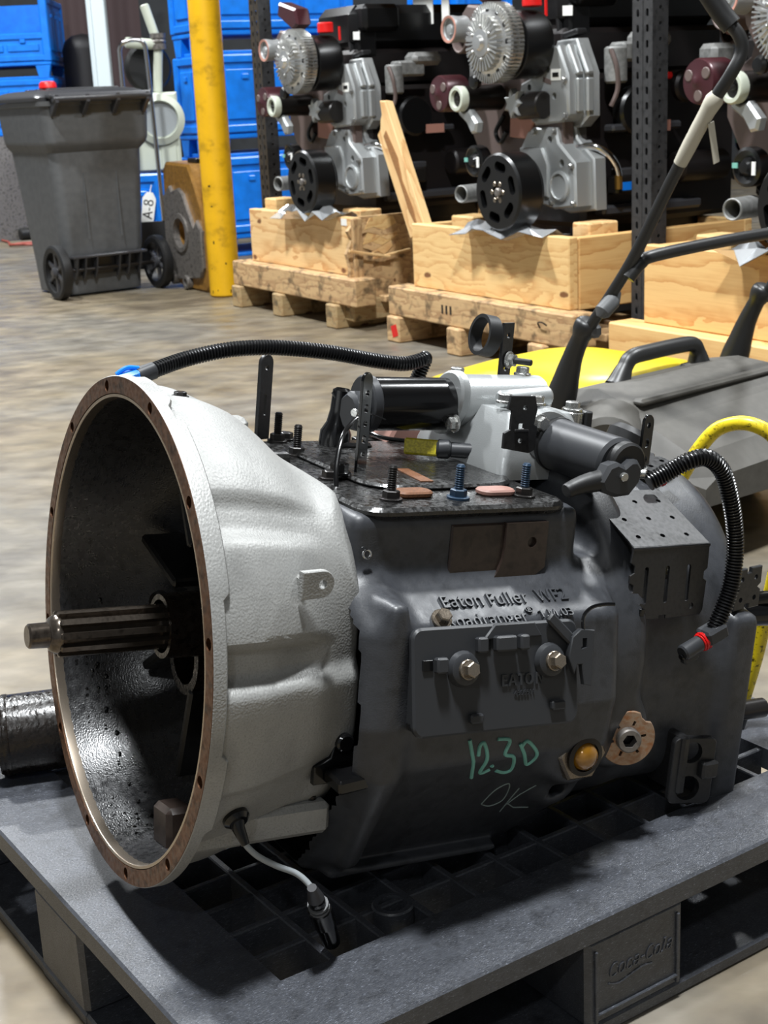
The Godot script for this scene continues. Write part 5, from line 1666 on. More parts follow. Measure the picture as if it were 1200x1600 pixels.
	# dark red pulley
	var mp := obj("compressor_pulley", MB.new().lathe([Vector2(0, -0.16), Vector2(0.066, -0.16), Vector2(0.07, -0.15), Vector2(0.07, -0.06), Vector2(0.066, -0.052), Vector2(0.03, -0.05), Vector2(0.012, -0.04), Vector2(0, -0.04)], 36, Transform3D(ZF, Vector3(-0.672, 1.012, 0))), M.maroon, o)
	for k in 3:
		var a := TAU * k / 3.0 + 0.6
		obj("grey_spot", MB.new().cyl(Vector3(-0.672 + cos(a) * 0.043, 1.012 + sin(a) * 0.043, -0.053), Vector3(-0.672 + cos(a) * 0.043, 1.012 + sin(a) * 0.043, -0.047), 0.018, 14, 0.002), M.gasket, mp)
	# water inlet nose with its arm
	var nz := MB.new().lathe([Vector2(0.05, -0.2), Vector2(0.046, -0.05), Vector2(0.047, -0.004), Vector2(0.043, 0.0), Vector2(0.034, 0.0), Vector2(0.031, -0.006), Vector2(0.03, -0.05), Vector2(0, -0.05)], 30, Transform3D(ZF, Vector3(-0.478, 0.99, 0)))
	obj("inlet_nose", nz, M.dark_bolt, o)
	obj("nose_ring", MB.new().lathe([Vector2(0.0475, -0.03), Vector2(0.0485, -0.005), Vector2(0.044, 0.002), Vector2(0.033, 0.002), Vector2(0.0305, -0.008), Vector2(0.0305, -0.02)], 30, Transform3D(ZF, Vector3(-0.478, 0.99, 0))), M.offwhite, o)
	obj("nose_bore", MB.new().lathe([Vector2(0.0305, -0.045), Vector2(0.0305, -0.012), Vector2(0.012, -0.012), Vector2(0.008, 0.0), Vector2(0, 0.002)], 24, Transform3D(ZF, Vector3(-0.478, 0.99, 0))), M.dark_bolt, o)
	obj("nose_arm", MB.new().prism(P([-0.52, 0.96, -0.47, 0.94, -0.44, 0.95, -0.39, 0.90, -0.40, 0.865, -0.43, 0.86, -0.46, 0.90, -0.51, 0.93]), -0.07, -0.03, Transform3D(), 0.008), M.alu_new, o)
	# water outlet: bright star casting and dark barrel
	var st := PackedVector2Array()
	for k in 14:
		var a := TAU * k / 14.0
		st.append(Vector2(cos(a), sin(a)) * (0.055 if k % 2 == 0 else 0.034))
	obj("outlet_casting", MB.new().prism(st, -0.14, -0.1, at(-0.26, 0.965, 0), 0.006), M.alu_new, o)
	obj("outlet_barrel", MB.new().cyl(Vector3(-0.27, 0.955, -0.15), Vector3(-0.15, 0.955, -0.17), 0.05, 28, 0.005), M.dark_bolt, o)
	# crankshaft damper with six slots
	var cc := Vector3(-0.222, 0.650, 0)
	var sl := []
	for k in 6:
		var a := TAU * k / 6.0 + 0.3
		var p := PackedVector2Array()
		for q in slot(Vector2.ZERO, 0.036, 0.07):
			p.append((Vector2(0.094, 0) + q).rotated(a))
		sl.append(p)
	sl.append(circle(Vector2.ZERO, 0.03, 18))
	var dm := obj("crank_damper", MB.new().prism(circle(Vector2.ZERO, 0.143, 64), -0.11, 0.0, at(cc.x, cc.y, 0), 0.008, sl), M.engine_black, o)
	obj("damper_back", MB.new().prism(circle(Vector2.ZERO, 0.13, 40), -0.12, -0.07, at(cc.x, cc.y, 0), 0.0), M.rubber, dm)
	obj("hub_plate", MB.new().prism(circle(Vector2.ZERO, 0.048, 30), -0.04, -0.012, at(cc.x, cc.y, 0), 0.004), M.dark_bolt, dm)
	for k in 6:
		var a := TAU * k / 6.0
		obj("hub_bolt", MB.new().hexbolt(cc + Vector3(cos(a) * 0.034, sin(a) * 0.034, -0.012), Vector3(0, 0, 1), 0.010, 0.014, 1.2), M.bolt, dm)
	obj("hub_cap", MB.new().cyl(cc + Vector3(0.01, 0.0, -0.02), cc + Vector3(0.01, 0.0, 0.012), 0.017, 18, 0.004), M.machined, dm)
	# small idler and pipe stub
	var id := obj("idler_pulley", MB.new().lathe([Vector2(0, -0.13), Vector2(0.056, -0.13), Vector2(0.06, -0.12), Vector2(0.06, -0.085), Vector2(0.05, -0.08), Vector2(0.03, -0.09), Vector2(0.018, -0.07), Vector2(0, -0.068)], 30, Transform3D(ZF, Vector3(-0.49, 0.755, 0))), M.engine_black, o)
	obj("green_mark", MB.new().box(Vector3(-0.53, 0.76, -0.076), Vector3(0.022, 0.016, 0.004)), M.paint_green, id)
	obj("white_mark", MB.new().box(Vector3(-0.452, 0.752, -0.076), Vector3(0.014, 0.04, 0.004)), M.paper, id)
	obj("pipe_stub", MB.new().lathe([Vector2(0.034, -0.12), Vector2(0.034, 0.0), Vector2(0.031, 0.003), Vector2(0.027, 0.0), Vector2(0.027, -0.1), Vector2(0, -0.1)], 26, Transform3D(Basis(Vector3.UP, 0.25) * ZF, Vector3(-0.46, 0.636, 0))), M.alu_dark, o)
	# top: control box, brackets, labels, red cap and wire, air inlet
	var cb := obj("control_box", MB.new().box(Vector3(-0.25, 1.245, -0.36), Vector3(0.16, 0.13, 0.1), 0.01), M.engine_black, o)
	obj("box_frame", MB.new().box(Vector3(-0.225, 1.255, -0.30), Vector3(0.014, 0.16, 0.02), 0.003, Basis(Vector3(0, 0, 1), 0.12)), M.black_steel, cb)
	obj("box_rib", MB.new().box(Vector3(-0.17, 1.20, -0.31), Vector3(0.14, 0.02, 0.05), 0.005, Basis(Vector3(0, 0, 1), 0.15)), M.black_steel, cb)
	obj("box_label", MB.new().box(Vector3(-0.185, 1.285, -0.305), Vector3(0.07, 0.035, 0.003), 0.0, Basis(Vector3(0, 0, 1), -0.05)), M.paper, cb)
	obj("top_housing", MB.new().box(Vector3(-0.30, 1.36, -0.42), Vector3(0.34, 0.12, 0.2), 0.02), M.engine_black, o)
	obj("red_wire", MB.new().tube(PackedVector3Array([Vector3(-0.237, 1.33, -0.25), Vector3(-0.236, 1.27, -0.25)]), 0.006, 8), M.red, o)
	obj("red_cap", MB.new().cyl(Vector3(-0.19, 1.30, -0.15), Vector3(-0.19, 1.345, -0.15), 0.036, 18, 0.004), M.red, o)
	obj("belt_guard", MB.new().prism(P([-0.60, 1.40, -0.46, 1.33, -0.40, 1.35, -0.42, 1.42, -0.58, 1.46]), -0.2, -0.12, Transform3D(), 0.01), M.maroon, o)
	# right flank: air compressor, steel braided hose, blue labelled module, rails
	var cp := MB.new().cyl(Vector3(-0.02, 1.02, -0.40), Vector3(-0.02, 1.15, -0.40), 0.042, 20, 0.008)
	cp.box(Vector3(-0.03, 1.13, -0.48), Vector3(0.09, 0.07, 0.14), 0.01)
	cp.box(Vector3(-0.02, 1.17, -0.56), Vector3(0.1, 0.06, 0.16), 0.02)
	obj("air_compressor", cp, M.alu_dark, o)
	obj("inlet_pipe", MB.new().tube(spline(P3([0.0, 1.14, -0.36, 0.02, 1.08, -0.37, 0.015, 1.0, -0.38, 0.0, 0.94, -0.36]), 6), 0.009, 8), M.gasket, o)
	obj("drive_housing", MB.new().cyl(Vector3(-0.06, 0.92, -0.5), Vector3(0.0, 0.92, -0.5), 0.09, 24, 0.01), M.engine_black, o)
	obj("braided_hose", MB.new().tube(spline(P3([-0.1, 0.792, -0.27, -0.03, 0.80, -0.30, 0.0, 0.775, -0.34, 0.01, 0.73, -0.375, 0.01, 0.69, -0.39]), 8), 0.015, 12), M.chrome, o)
	obj("hose_nut", MB.new().cyl(Vector3(0.01, 0.70, -0.388), Vector3(0.01, 0.64, -0.39), 0.015, 8, 0.002), M.brass, o)
	var md := obj("engine_module", MB.new().box(Vector3(-0.02, 0.655, -0.46), Vector3(0.06, 0.07, 0.16), 0.008), M.dark_bolt, o)
	obj("blue_label", MB.new().box(Vector3(0.011, 0.65, -0.43), Vector3(0.002, 0.03, 0.05)), M.blue_plastic, md)
	obj("module_fins", MB.new().box(Vector3(-0.02, 0.70, -0.47), Vector3(0.05, 0.03, 0.15), 0.005), M.bin_dark, md)
	obj("wire_rail", MB.new().box(Vector3(-0.04, 0.86, -0.55), Vector3(0.06, 0.03, 0.34), 0.008), M.bin_dark, o)
	obj("tan_label", MB.new().box(Vector3(0.0, 0.86, -0.6), Vector3(0.004, 0.04, 0.1)), M.pink, o)
	obj("starter_motor", MB.new().cyl(Vector3(-0.03, 0.70, -0.70), Vector3(-0.03, 0.70, -0.95), 0.06, 22, 0.01), M.engine_dark, o)
	obj("fuel_pump", MB.new().cyl(Vector3(-0.02, 1.0, -0.72), Vector3(0.02, 1.0, -0.72), 0.06, 22, 0.01), M.engine_dark, o)
	obj("filter_head", MB.new().box(Vector3(-0.02, 1.1, -0.9), Vector3(0.1, 0.1, 0.12), 0.02), M.alu_dark, o)
	obj("flank_rail", MB.new().box(Vector3(-0.06, 0.56, -0.6), Vector3(0.06, 0.04, 0.5), 0.01), M.bin_dark, o)
	obj("red_valve", MB.new().box(Vector3(0.0, 1.04, -0.62), Vector3(0.03, 0.025, 0.06), 0.006), M.red, o)
	# left flank: exhaust outlet
	obj("air_inlet", MB.new().lathe([Vector2(0.06, -0.2), Vector2(0.06, 0.0), Vector2(0.055, 0.003), Vector2(0.05, 0.0), Vector2(0.05, -0.16), Vector2(0, -0.16)], 28, Transform3D(Basis(Vector3.UP, -0.1) * ZF, Vector3(-0.68, 1.22, -0.16))), M.gasket, o)
	obj("exhaust_manifold", MB.new().box(Vector3(-0.70, 1.1, -0.62), Vector3(0.12, 0.12, 0.6), 0.03), M.engine_dark, o)


func engines() -> void:
	var o := thing("diesel_engine", "diesel engine in the middle crate, with a finned silver fan hub", "engine", row(0.0), "diesel engines in crates")
	engine_model(o)
	copy(o, "diesel engine in the splintered crate beside the yellow bollard", row(-1.54))
	copy(o, "diesel engine at the right edge, behind the mower handle", row(1.45))
	# dark engines standing one row deeper on the rack
	for k in 3:
		copy(o, ["diesel engine in the dark behind the splintered crate", "diesel engine in the dark behind the middle crate", "diesel engine in the dark behind the right hand crate"][k], row([-1.45, 0.1, 1.55][k], 0.0, -1.35))
	# silver wrapping paper under each front engine
	for k in 3:
		var w := thing("foil_wrap", ["crumpled silver wrap under the engine in the splintered crate", "crumpled silver wrap under the engine in the middle crate", "crumpled silver wrap under the engine at the right edge"][k], "wrap", row([-1.54, 0.0, 1.45][k]), "crumpled wraps under the engines")
		var rng := RandomNumberGenerator.new()
		rng.seed = 30 + k
		var g := []
		for i in 9:
			var line := PackedVector3Array()
			for j in 5:
				line.append(Vector3(-0.52 + i * 0.065 + rng.randf_range(-0.02, 0.02), 0.49 + rng.randf_range(-0.02, 0.035) + (0.03 if j == 2 else 0.0), -0.17 + j * 0.045 + rng.randf_range(-0.015, 0.015)))
			g.append(line)
		var m := MB.new()
		for i in 8:
			for j in 4:
				m.quad(g[i][j], g[i][j + 1], g[i + 1][j + 1], g[i + 1][j])
				var dn := Vector3(0, -0.002, 0)
				m.quad(g[i + 1][j] + dn, g[i + 1][j + 1] + dn, g[i][j + 1] + dn, g[i][j] + dn)
		obj("sheet", m, M.foil, w, Transform3D(), 5.0)


func upright(x: float, label: String) -> void:
	var o := thing("rack_upright", label, "rack post", row(x, 0, -0.25), "perforated rack posts")
	# a folded channel: front web with two rows of keyholes, and flanges with round holes
	var wb := MB.new()
	var fl := MB.new()
	var FT := Transform3D(Basis(Vector3(0, 0, 1), Vector3(0, 1, 0), Vector3(-1, 0, 0)), Vector3.ZERO)
	for k in 51:
		var y := k * 0.0508
		wb.prism(P([-0.05, y, 0.05, y, 0.05, y + 0.0508, -0.05, y + 0.0508]), -0.004, 0.0, Transform3D(), 0.0, [slot(Vector2(-0.024, y + 0.0254), 0.014, 0.026), slot(Vector2(0.024, y + 0.0254), 0.014, 0.026)])
		fl.prism(P([-0.07, y, 0.0, y, 0.0, y + 0.0508, -0.07, y + 0.0508]), -0.0015, 0.0015, FT, 0.0, [circle(Vector2(-0.035, y + 0.04), 0.0065, 8)])
	obj("front_web", wb, M.rack, o)
	obj("web_ridge", MB.new().box(Vector3(0, 1.3, 0.001), Vector3(0.007, 2.6, 0.003), 0.001), M.rack, o)
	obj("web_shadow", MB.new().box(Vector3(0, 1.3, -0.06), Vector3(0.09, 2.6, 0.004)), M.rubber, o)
	for e in [-1, 1]:
		obj("flange", fl, M.rack, o, at(e * 0.05, 0, 0))
	obj("base_plate", MB.new().box(Vector3(0, 0.004, -0.035), Vector3(0.13, 0.008, 0.12), 0.002), M.rack, o)


func rack() -> void:
	upright(0.295, "black perforated rack post right of the middle crate")
	upright(-2.64, "black perforated rack post behind the yellow bollard")
	for k in 3:
		var o := thing("rack_beam", ["black shelf beam above the left and middle engines", "black shelf beam above the engine at the right edge", "black shelf beam above the dark back row of engines"][k], "beam", row([-1.17, 1.78, -0.2][k], 1.72, [-0.29, -0.29, -2.3][k]), "black shelf beams")
		obj("beam", MB.new().box(Vector3.ZERO, Vector3([2.84, 2.84, 4.8][k], 0.13, 0.05), 0.006), M.rack, o)
	var d := thing("shelf_deck", "dark wooden shelf deck lying over the engines", "shelf", row(0, 1.79, -1.3))
	for k in 7:
		obj("deck_board", MB.new().box(Vector3(0.2, 0.0, -0.92 + k * 0.27), Vector3(6.2, 0.03, 0.262), 0.003), M.wood_grey, d)


func bollard() -> void:
	var o := thing("bollard", "tall yellow steel bollard pipe with chipped paint, left of the crates", "bollard", Transform3D(Basis(), Vector3(-0.815, 0, -7.86)))
	obj("pipe", MB.new().cyl(Vector3(0, 0, 0), Vector3(0, 2.3, 0), 0.084, 40, 0.01), M.yellow_steel, o)
	var rng := RandomNumberGenerator.new()
	rng.seed = 12
	for k in 9:
		var a := rng.randf_range(0.6, 2.5)
		var y := pow(rng.randf(), 2.0) * 0.75 + 0.03
		obj("chipped_spot", MB.new().box(Vector3(cos(a) * 0.0842, y, sin(a) * 0.0842), Vector3(rng.randf_range(0.004, 0.014), rng.randf_range(0.005, 0.02), 0.001), 0.0, Basis(Vector3.UP, PI / 2 - a)), M.dark_bolt, o)


func waste_cart() -> void:
	var o := thing("waste_cart", "grey two-wheeled plastic waste cart with a closed lid", "waste cart", yaw(34.8, Vector3(-1.50, 0, -8.19)))
	# body: z = 0 is the wheel side; rings from the floor up
	var r := []
	for st in [[0.012, 0.235, -0.06, -0.50, 0.05], [0.03, 0.238, -0.055, -0.505, 0.06], [0.20, 0.245, -0.05, -0.525, 0.06], [0.26, 0.25, -0.02, -0.53, 0.06], [0.72, 0.275, 0.0, -0.60, 0.06], [0.795, 0.279, 0.0, -0.61, 0.06], [0.83, 0.30, 0.035, -0.625, 0.05], [0.86, 0.307, 0.05, -0.63, 0.05], [1.04, 0.318, 0.055, -0.655, 0.05], [1.045, 0.334, 0.075, -0.67, 0.05], [1.07, 0.336, 0.078, -0.672, 0.05], [1.07, 0.30, 0.04, -0.64, 0.05]]:
		var ring := PackedVector3Array()
		for q in rrect(st[1] * 2, st[2] - st[3], st[4], 6):
			ring.append(Vector3(q.x, st[0], (st[2] + st[3]) * 0.5 + q.y))
		r.append(ring)
	var body := obj("body", MB.new().loft(r), M.bin, o, Transform3D(), 32.0)
	for x in [-0.1, 0.1]:
		obj("body_groove", MB.new().box(Vector3(x, 0.5, 0.0), Vector3(0.006, 0.36, 0.006), 0.002), M.bin, body)
	# lid
	var l := []
	for st in [[1.072, 0.345, 0.05, -0.70, 0.06], [1.09, 0.348, 0.055, -0.705, 0.06], [1.105, 0.335, 0.04, -0.69, 0.06], [1.125, 0.28, -0.02, -0.60, 0.05], [1.13, 0.25, -0.05, -0.55, 0.05]]:
		var ring := PackedVector3Array()
		for q in rrect(st[1] * 2, st[2] - st[3], st[4], 6):
			ring.append(Vector3(q.x, st[0], (st[2] + st[3]) * 0.5 + q.y))
		l.append(ring)
	var lid := obj("lid", MB.new().loft(l), M.bin_dark, o, Transform3D(Basis(Vector3(0, 0, 1), 0.0), Vector3.ZERO), 32.0)
	for k in 3:
		obj("lid_rib", MB.new().box(Vector3(0, 1.132, -0.12 - k * 0.15), Vector3(0.42, 0.014, 0.05), 0.005), M.bin_dark, lid)
	# pull bar at the hinge side
	obj("pull_bar", MB.new().cyl(Vector3(-0.29, 1.08, 0.125), Vector3(0.29, 1.08, 0.125), 0.02, 16, 0.004), M.bin_dark, o)
	obj("hinge_lip", MB.new().box(Vector3(0, 1.095, 0.085), Vector3(0.6, 0.026, 0.08), 0.008), M.bin_dark, o)
	for x in [-0.27, -0.09, 0.09, 0.27]:
		obj("bar_bracket", MB.new().prism(P([0.05, 1.0, 0.07, 0.99, 0.145, 1.06, 0.14, 1.1, 0.05, 1.1]), -0.012, 0.012, Transform3D(Basis(Vector3(0, 0, 1), Vector3(0, 1, 0), Vector3(-1, 0, 0)), Vector3(x, 0, 0)), 0.003), M.bin_dark, o)
	# axle, ribs above it and two wheels
	obj("axle", MB.new().cyl(Vector3(-0.30, 0.152, 0.0), Vector3(0.30, 0.152, 0.0), 0.012, 12), M.dark_bolt, o)
	obj("axle_shelf", MB.new().box(Vector3(0, 0.225, -0.005), Vector3(0.46, 0.014, 0.09), 0.003), M.bin_dark, o)
	obj("axle_recess", MB.new().box(Vector3(0, 0.165, -0.043), Vector3(0.44, 0.1, 0.012), 0.003), M.bin_dark, o)
	for x in [-0.2, -0.15, -0.08, 0.06, 0.12, 0.19]:
		obj("axle_rib", MB.new().prism(P([-0.03, 0.22, 0.04, 0.22, 0.015, 0.14, -0.01, 0.1, -0.03, 0.1]), -0.005, 0.005, Transform3D(Basis(Vector3(0, 0, 1), Vector3(0, 1, 0), Vector3(-1, 0, 0)), Vector3(x, 0, 0)), 0.001), M.bin_dark, o)
	for e in [-1, 1]:
		var WX := Transform3D(Basis(Vector3(0, 1, 0), Vector3(e, 0, 0), Vector3(0, 0, -e)), Vector3(e * 0.31, 0.152, 0.0))
		var wh := obj("wheel", MB.new().lathe([Vector2(0.112, -0.028), Vector2(0.138, -0.03), Vector2(0.15, -0.022), Vector2(0.152, 0.0), Vector2(0.15, 0.022), Vector2(0.138, 0.03), Vector2(0.112, 0.026), Vector2(0.112, -0.028)], 44, WX), M.rubber, o)
		for k in 6:
			obj("spoke", MB.new().box(WX * Vector3(cos(TAU * k / 6) * 0.07, 0.005, sin(TAU * k / 6) * 0.07), Vector3(0.085, 0.02, 0.022), 0.004, WX.basis.orthonormalized() * Basis(Vector3.UP, -TAU * k / 6)), M.bin_dark, wh)
		obj("hub", MB.new().lathe([Vector2(0, -0.03), Vector2(0.032, -0.03), Vector2(0.032, 0.022), Vector2(0.02, 0.034), Vector2(0, 0.036)], 24, WX), M.bin_dark, wh)
	var cap := thing("red_cap", "small red plastic cap lying on the lid of the waste cart", "cap", yaw(34.8, Vector3(-1.50, 1.139, -8.19)) * at(-0.14, 0.0, -0.27))
	obj("cap", MB.new().lathe([Vector2(0, 0), Vector2(0.046, 0), Vector2(0.05, 0.006), Vector2(0.046, 0.03), Vector2(0.036, 0.04), Vector2(0, 0.042)], 24), M.red, cap)


func gold_housing() -> void:
	var o := thing("flywheel_housing", "gold painted cast flywheel housing standing on edge between bollard and waste cart", "engine part", Transform3D(Basis(Vector3.UP, deg_to_rad(-59.33)), Vector3(-0.96, 0, -8.02)))
	var out := P([-0.40, 0.03, -0.30, 0.0, 0.02, 0.0, 0.05, 0.04, 0.05, 0.30, 0.03, 0.45, -0.05, 0.60, -0.12, 0.70, -0.44, 0.71, -0.48, 0.66, -0.50, 0.3, -0.47, 0.12])
	obj("casting", MB.new().prism(out, -0.20, -0.02, Transform3D(), 0.014, [circle(Vector2(-0.24, 0.32), 0.088, 28)]), M.gold, o)
	var pl := P([-0.42, 0.08, -0.34, 0.05, -0.02, 0.08, 0.03, 0.14, 0.035, 0.34, -0.02, 0.40, -0.06, 0.36, -0.12, 0.44, -0.18, 0.54, -0.24, 0.57, -0.33, 0.55, -0.36, 0.58, -0.46, 0.52, -0.47, 0.2])
	obj("machined_face", MB.new().prism(pl, -0.03, 0.0, Transform3D(), 0.006, [circle(Vector2(-0.24, 0.32), 0.085, 28)]), M.machined, o)
	obj("bore_lip", MB.new().prism(circle(Vector2(-0.24, 0.32), 0.11, 36), -0.01, 0.01, Transform3D(), 0.003, [circle(Vector2(-0.24, 0.32), 0.083, 28)]), M.machined, o)
	for q in [[-0.38, 0.06], [-0.20, 0.045]]:
		obj("small_bore", MB.new().prism(circle(Vector2(q[0], q[1]), 0.04, 20), -0.03, 0.015, Transform3D(), 0.004, [circle(Vector2(q[0], q[1]), 0.022, 16)]), M.machined, o)
	obj("flank_rib", MB.new().prism(P([0.03, 0.30, 0.06, 0.30, 0.05, 0.50, 0.0, 0.58, -0.02, 0.56, 0.03, 0.45]), -0.19, -0.06, Transform3D(), 0.008), M.gold, o)
	obj("cast_lettering", text("UHI02", 0.07, 0.004, "Droid Sans", true), M.gold, o, Transform3D(Basis(Vector3(0, -0.96, 0.0), Vector3(0, 0, 1), Vector3(-1, 0, 0)).orthonormalized() * Basis(Vector3(0, 0, 1), 0.0), Vector3(0.056, 0.36, -0.12)))
	obj("top_slot", MB.new().box(Vector3(-0.2, 0.715, -0.11), Vector3(0.12, 0.03, 0.05), 0.006), M.dark_bolt, o)


# a stacking bulk container: feet, walls with frames, open top; drop is the height left of its lowered front wall
func container(o: Node3D, w: float, d: float, h: float, drop := 1.0) -> void:
	for e in [-1, 1]:
		for f in [-1, 1]:
			obj("foot", MB.new().prism(P([-0.07, 0.12, -0.045, 0.0, 0.045, 0.0, 0.07, 0.12]), -0.05, 0.05, at(e * (w / 2 - 0.08), 0, f * (d / 2 - 0.055)), 0.004), M.blue_bin, o)
	obj("foot", MB.new().box(Vector3(0, 0.06, d / 2 - 0.055), Vector3(0.07, 0.12, 0.1), 0.004), M.blue_bin, o)
	obj("runner", MB.new().box(Vector3(0, 0.012, 0), Vector3(w * 0.96, 0.024, d * 0.96), 0.004), M.blue_bin, o)
	obj("floor_plate", MB.new().box(Vector3(0, 0.135, 0), Vector3(w, 0.03, d), 0.006), M.blue_bin, o)
	var wh := h - 0.15
	for s in 4:
		var a := PI / 2 * s
		var ww := w if s % 2 == 0 else d
		var dd := d if s % 2 == 0 else w
		var T := Transform3D(Basis(Vector3.UP, a), Vector3.ZERO)
		var hh := wh * (drop if s == 0 else 1.0)
		var wall := MB.new().box(Vector3(0, 0.15 + hh / 2, dd / 2 - 0.02), Vector3(ww - 0.02, hh, 0.024), 0.004)
		var pn := obj("wall_panel", wall, M.blue_bin, o, T)
		obj("top_rail", MB.new().box(Vector3(0, 0.15 + hh - 0.03, dd / 2 - 0.008), Vector3(ww - 0.04, 0.05, 0.03), 0.006), M.blue_bin, pn)
		obj("bottom_rail", MB.new().box(Vector3(0, 0.185, dd / 2 - 0.008), Vector3(ww - 0.04, 0.05, 0.03), 0.006), M.blue_bin, pn)
		var n := 3 if ww > 0.8 else 2
		for k in n:
			var pw := (ww - 0.16) / n
			var x := -ww / 2 + 0.08 + pw * (k + 0.5)
			obj("raised_panel", MB.new().box(Vector3(x, 0.15 + hh * 0.5, dd / 2 - 0.006), Vector3(pw - 0.035, hh - 0.19, 0.02), 0.006), M.blue_bin, pn)
			obj("latch", MB.new().box(Vector3(x, 0.15 + hh * 0.72, dd / 2 + 0.006), Vector3(0.05, 0.035, 0.02), 0.004), M.blue_bin, pn)
	for e in [-1, 1]:
		for f in [-1, 1]:
			obj("corner_post", MB.new().box(Vector3(e * (w / 2 - 0.03), 0.15 + wh / 2, f * (d / 2 - 0.03)), Vector3(0.075, wh, 0.075), 0.01), M.blue_bin, o)


func containers() -> void:
	var g := "blue bulk containers in the stack behind the bollard"
	var X := yaw(-59.33, Vector3(-1.0, 0, -9.85)) * at(-0.31, 0, -0.55)
	var o := thing("bulk_container", "blue bulk container behind the bollard, lowest of its stack", "container", X, g)
	container(o, 0.62, 1.1, 0.665)
	copy(o, "blue bulk container behind the bollard, second up in its stack", X * at(0, 0.665, 0))
	copy(o, "blue bulk container behind the bollard, third up in its stack", X * at(0, 1.33, 0))
	copy(o, "blue bulk container in the dark behind the rack's left end, lowest of its stack", X * at(0.55, 0, -1.6))
	copy(o, "blue bulk container in the dark behind the rack's left end, second up", X * at(0.55, 0.665, -1.6))
	copy(o, "blue bulk container in the dark behind the rack's left end, topmost of its stack", X * at(0.55, 1.33, -1.6))
	var Y := yaw(4.0, Vector3(-3.50, 0, -14.4))
	var b := thing("bulk_container", "blue bulk container far left behind the waste cart, lowest of its stack", "container", Y, "blue bulk containers in the far left stack")
	container(b, 1.14, 1.1, 0.66)
	copy(b, "blue bulk container far left behind the waste cart, second up in its stack", Y * at(0, 0.66, 0))
	var t := thing("bulk_container", "blue bulk container far left with its front wall lowered, topmost of its stack", "container", Y * at(0, 1.32, 0), "blue bulk containers in the far left stack")
	container(t, 1.14, 1.1, 0.72, 0.45)
	var pp := thing("paper_sheet", "white paper sheet hanging in the open blue container far left", "paper", Y * at(-0.12, 1.72, 0.5))
	obj("sheet", MB.new().box(Vector3(0, 0.14, 0), Vector3(0.12, 0.26, 0.004)), M.paper, pp)
	# small blue crate with the tag, under the white machine
	var s := thing("tote_box", "blue plastic box with a white tag, behind the right wheel of the waste cart", "box", yaw(-20.0, Vector3(-1.46, 0, -9.75)))
	container(s, 0.42, 0.42, 0.60)
	var tg := thing("hang_tag", "white cardboard tag with black marks hanging on the blue box", "tag", yaw(-5.0, Vector3(-1.445, 0.385, -9.5)) * Transform3D(Basis(Vector3(0, 0, 1), -0.18), Vector3.ZERO))
	obj("card", MB.new().prism(P([-0.04, -0.10, 0.04, -0.10, 0.045, 0.06, 0.02, 0.10, -0.02, 0.10, -0.045, 0.06]), -0.001, 0.001), M.paper, tg)
	obj("string", MB.new().tube(PackedVector3Array([Vector3(0, 0.09, 0), Vector3(0.0, 0.14, -0.02), Vector3(0.01, 0.2, -0.06)]), 0.003, 6), M.paper, tg)
	obj("tag_mark", text("A-8", 0.085, 0.002, "Droid Sans", false), M.rubber, tg, Transform3D(Basis(Vector3(0, 0, 1), PI / 2), Vector3(0.0, -0.01, 0.002)))


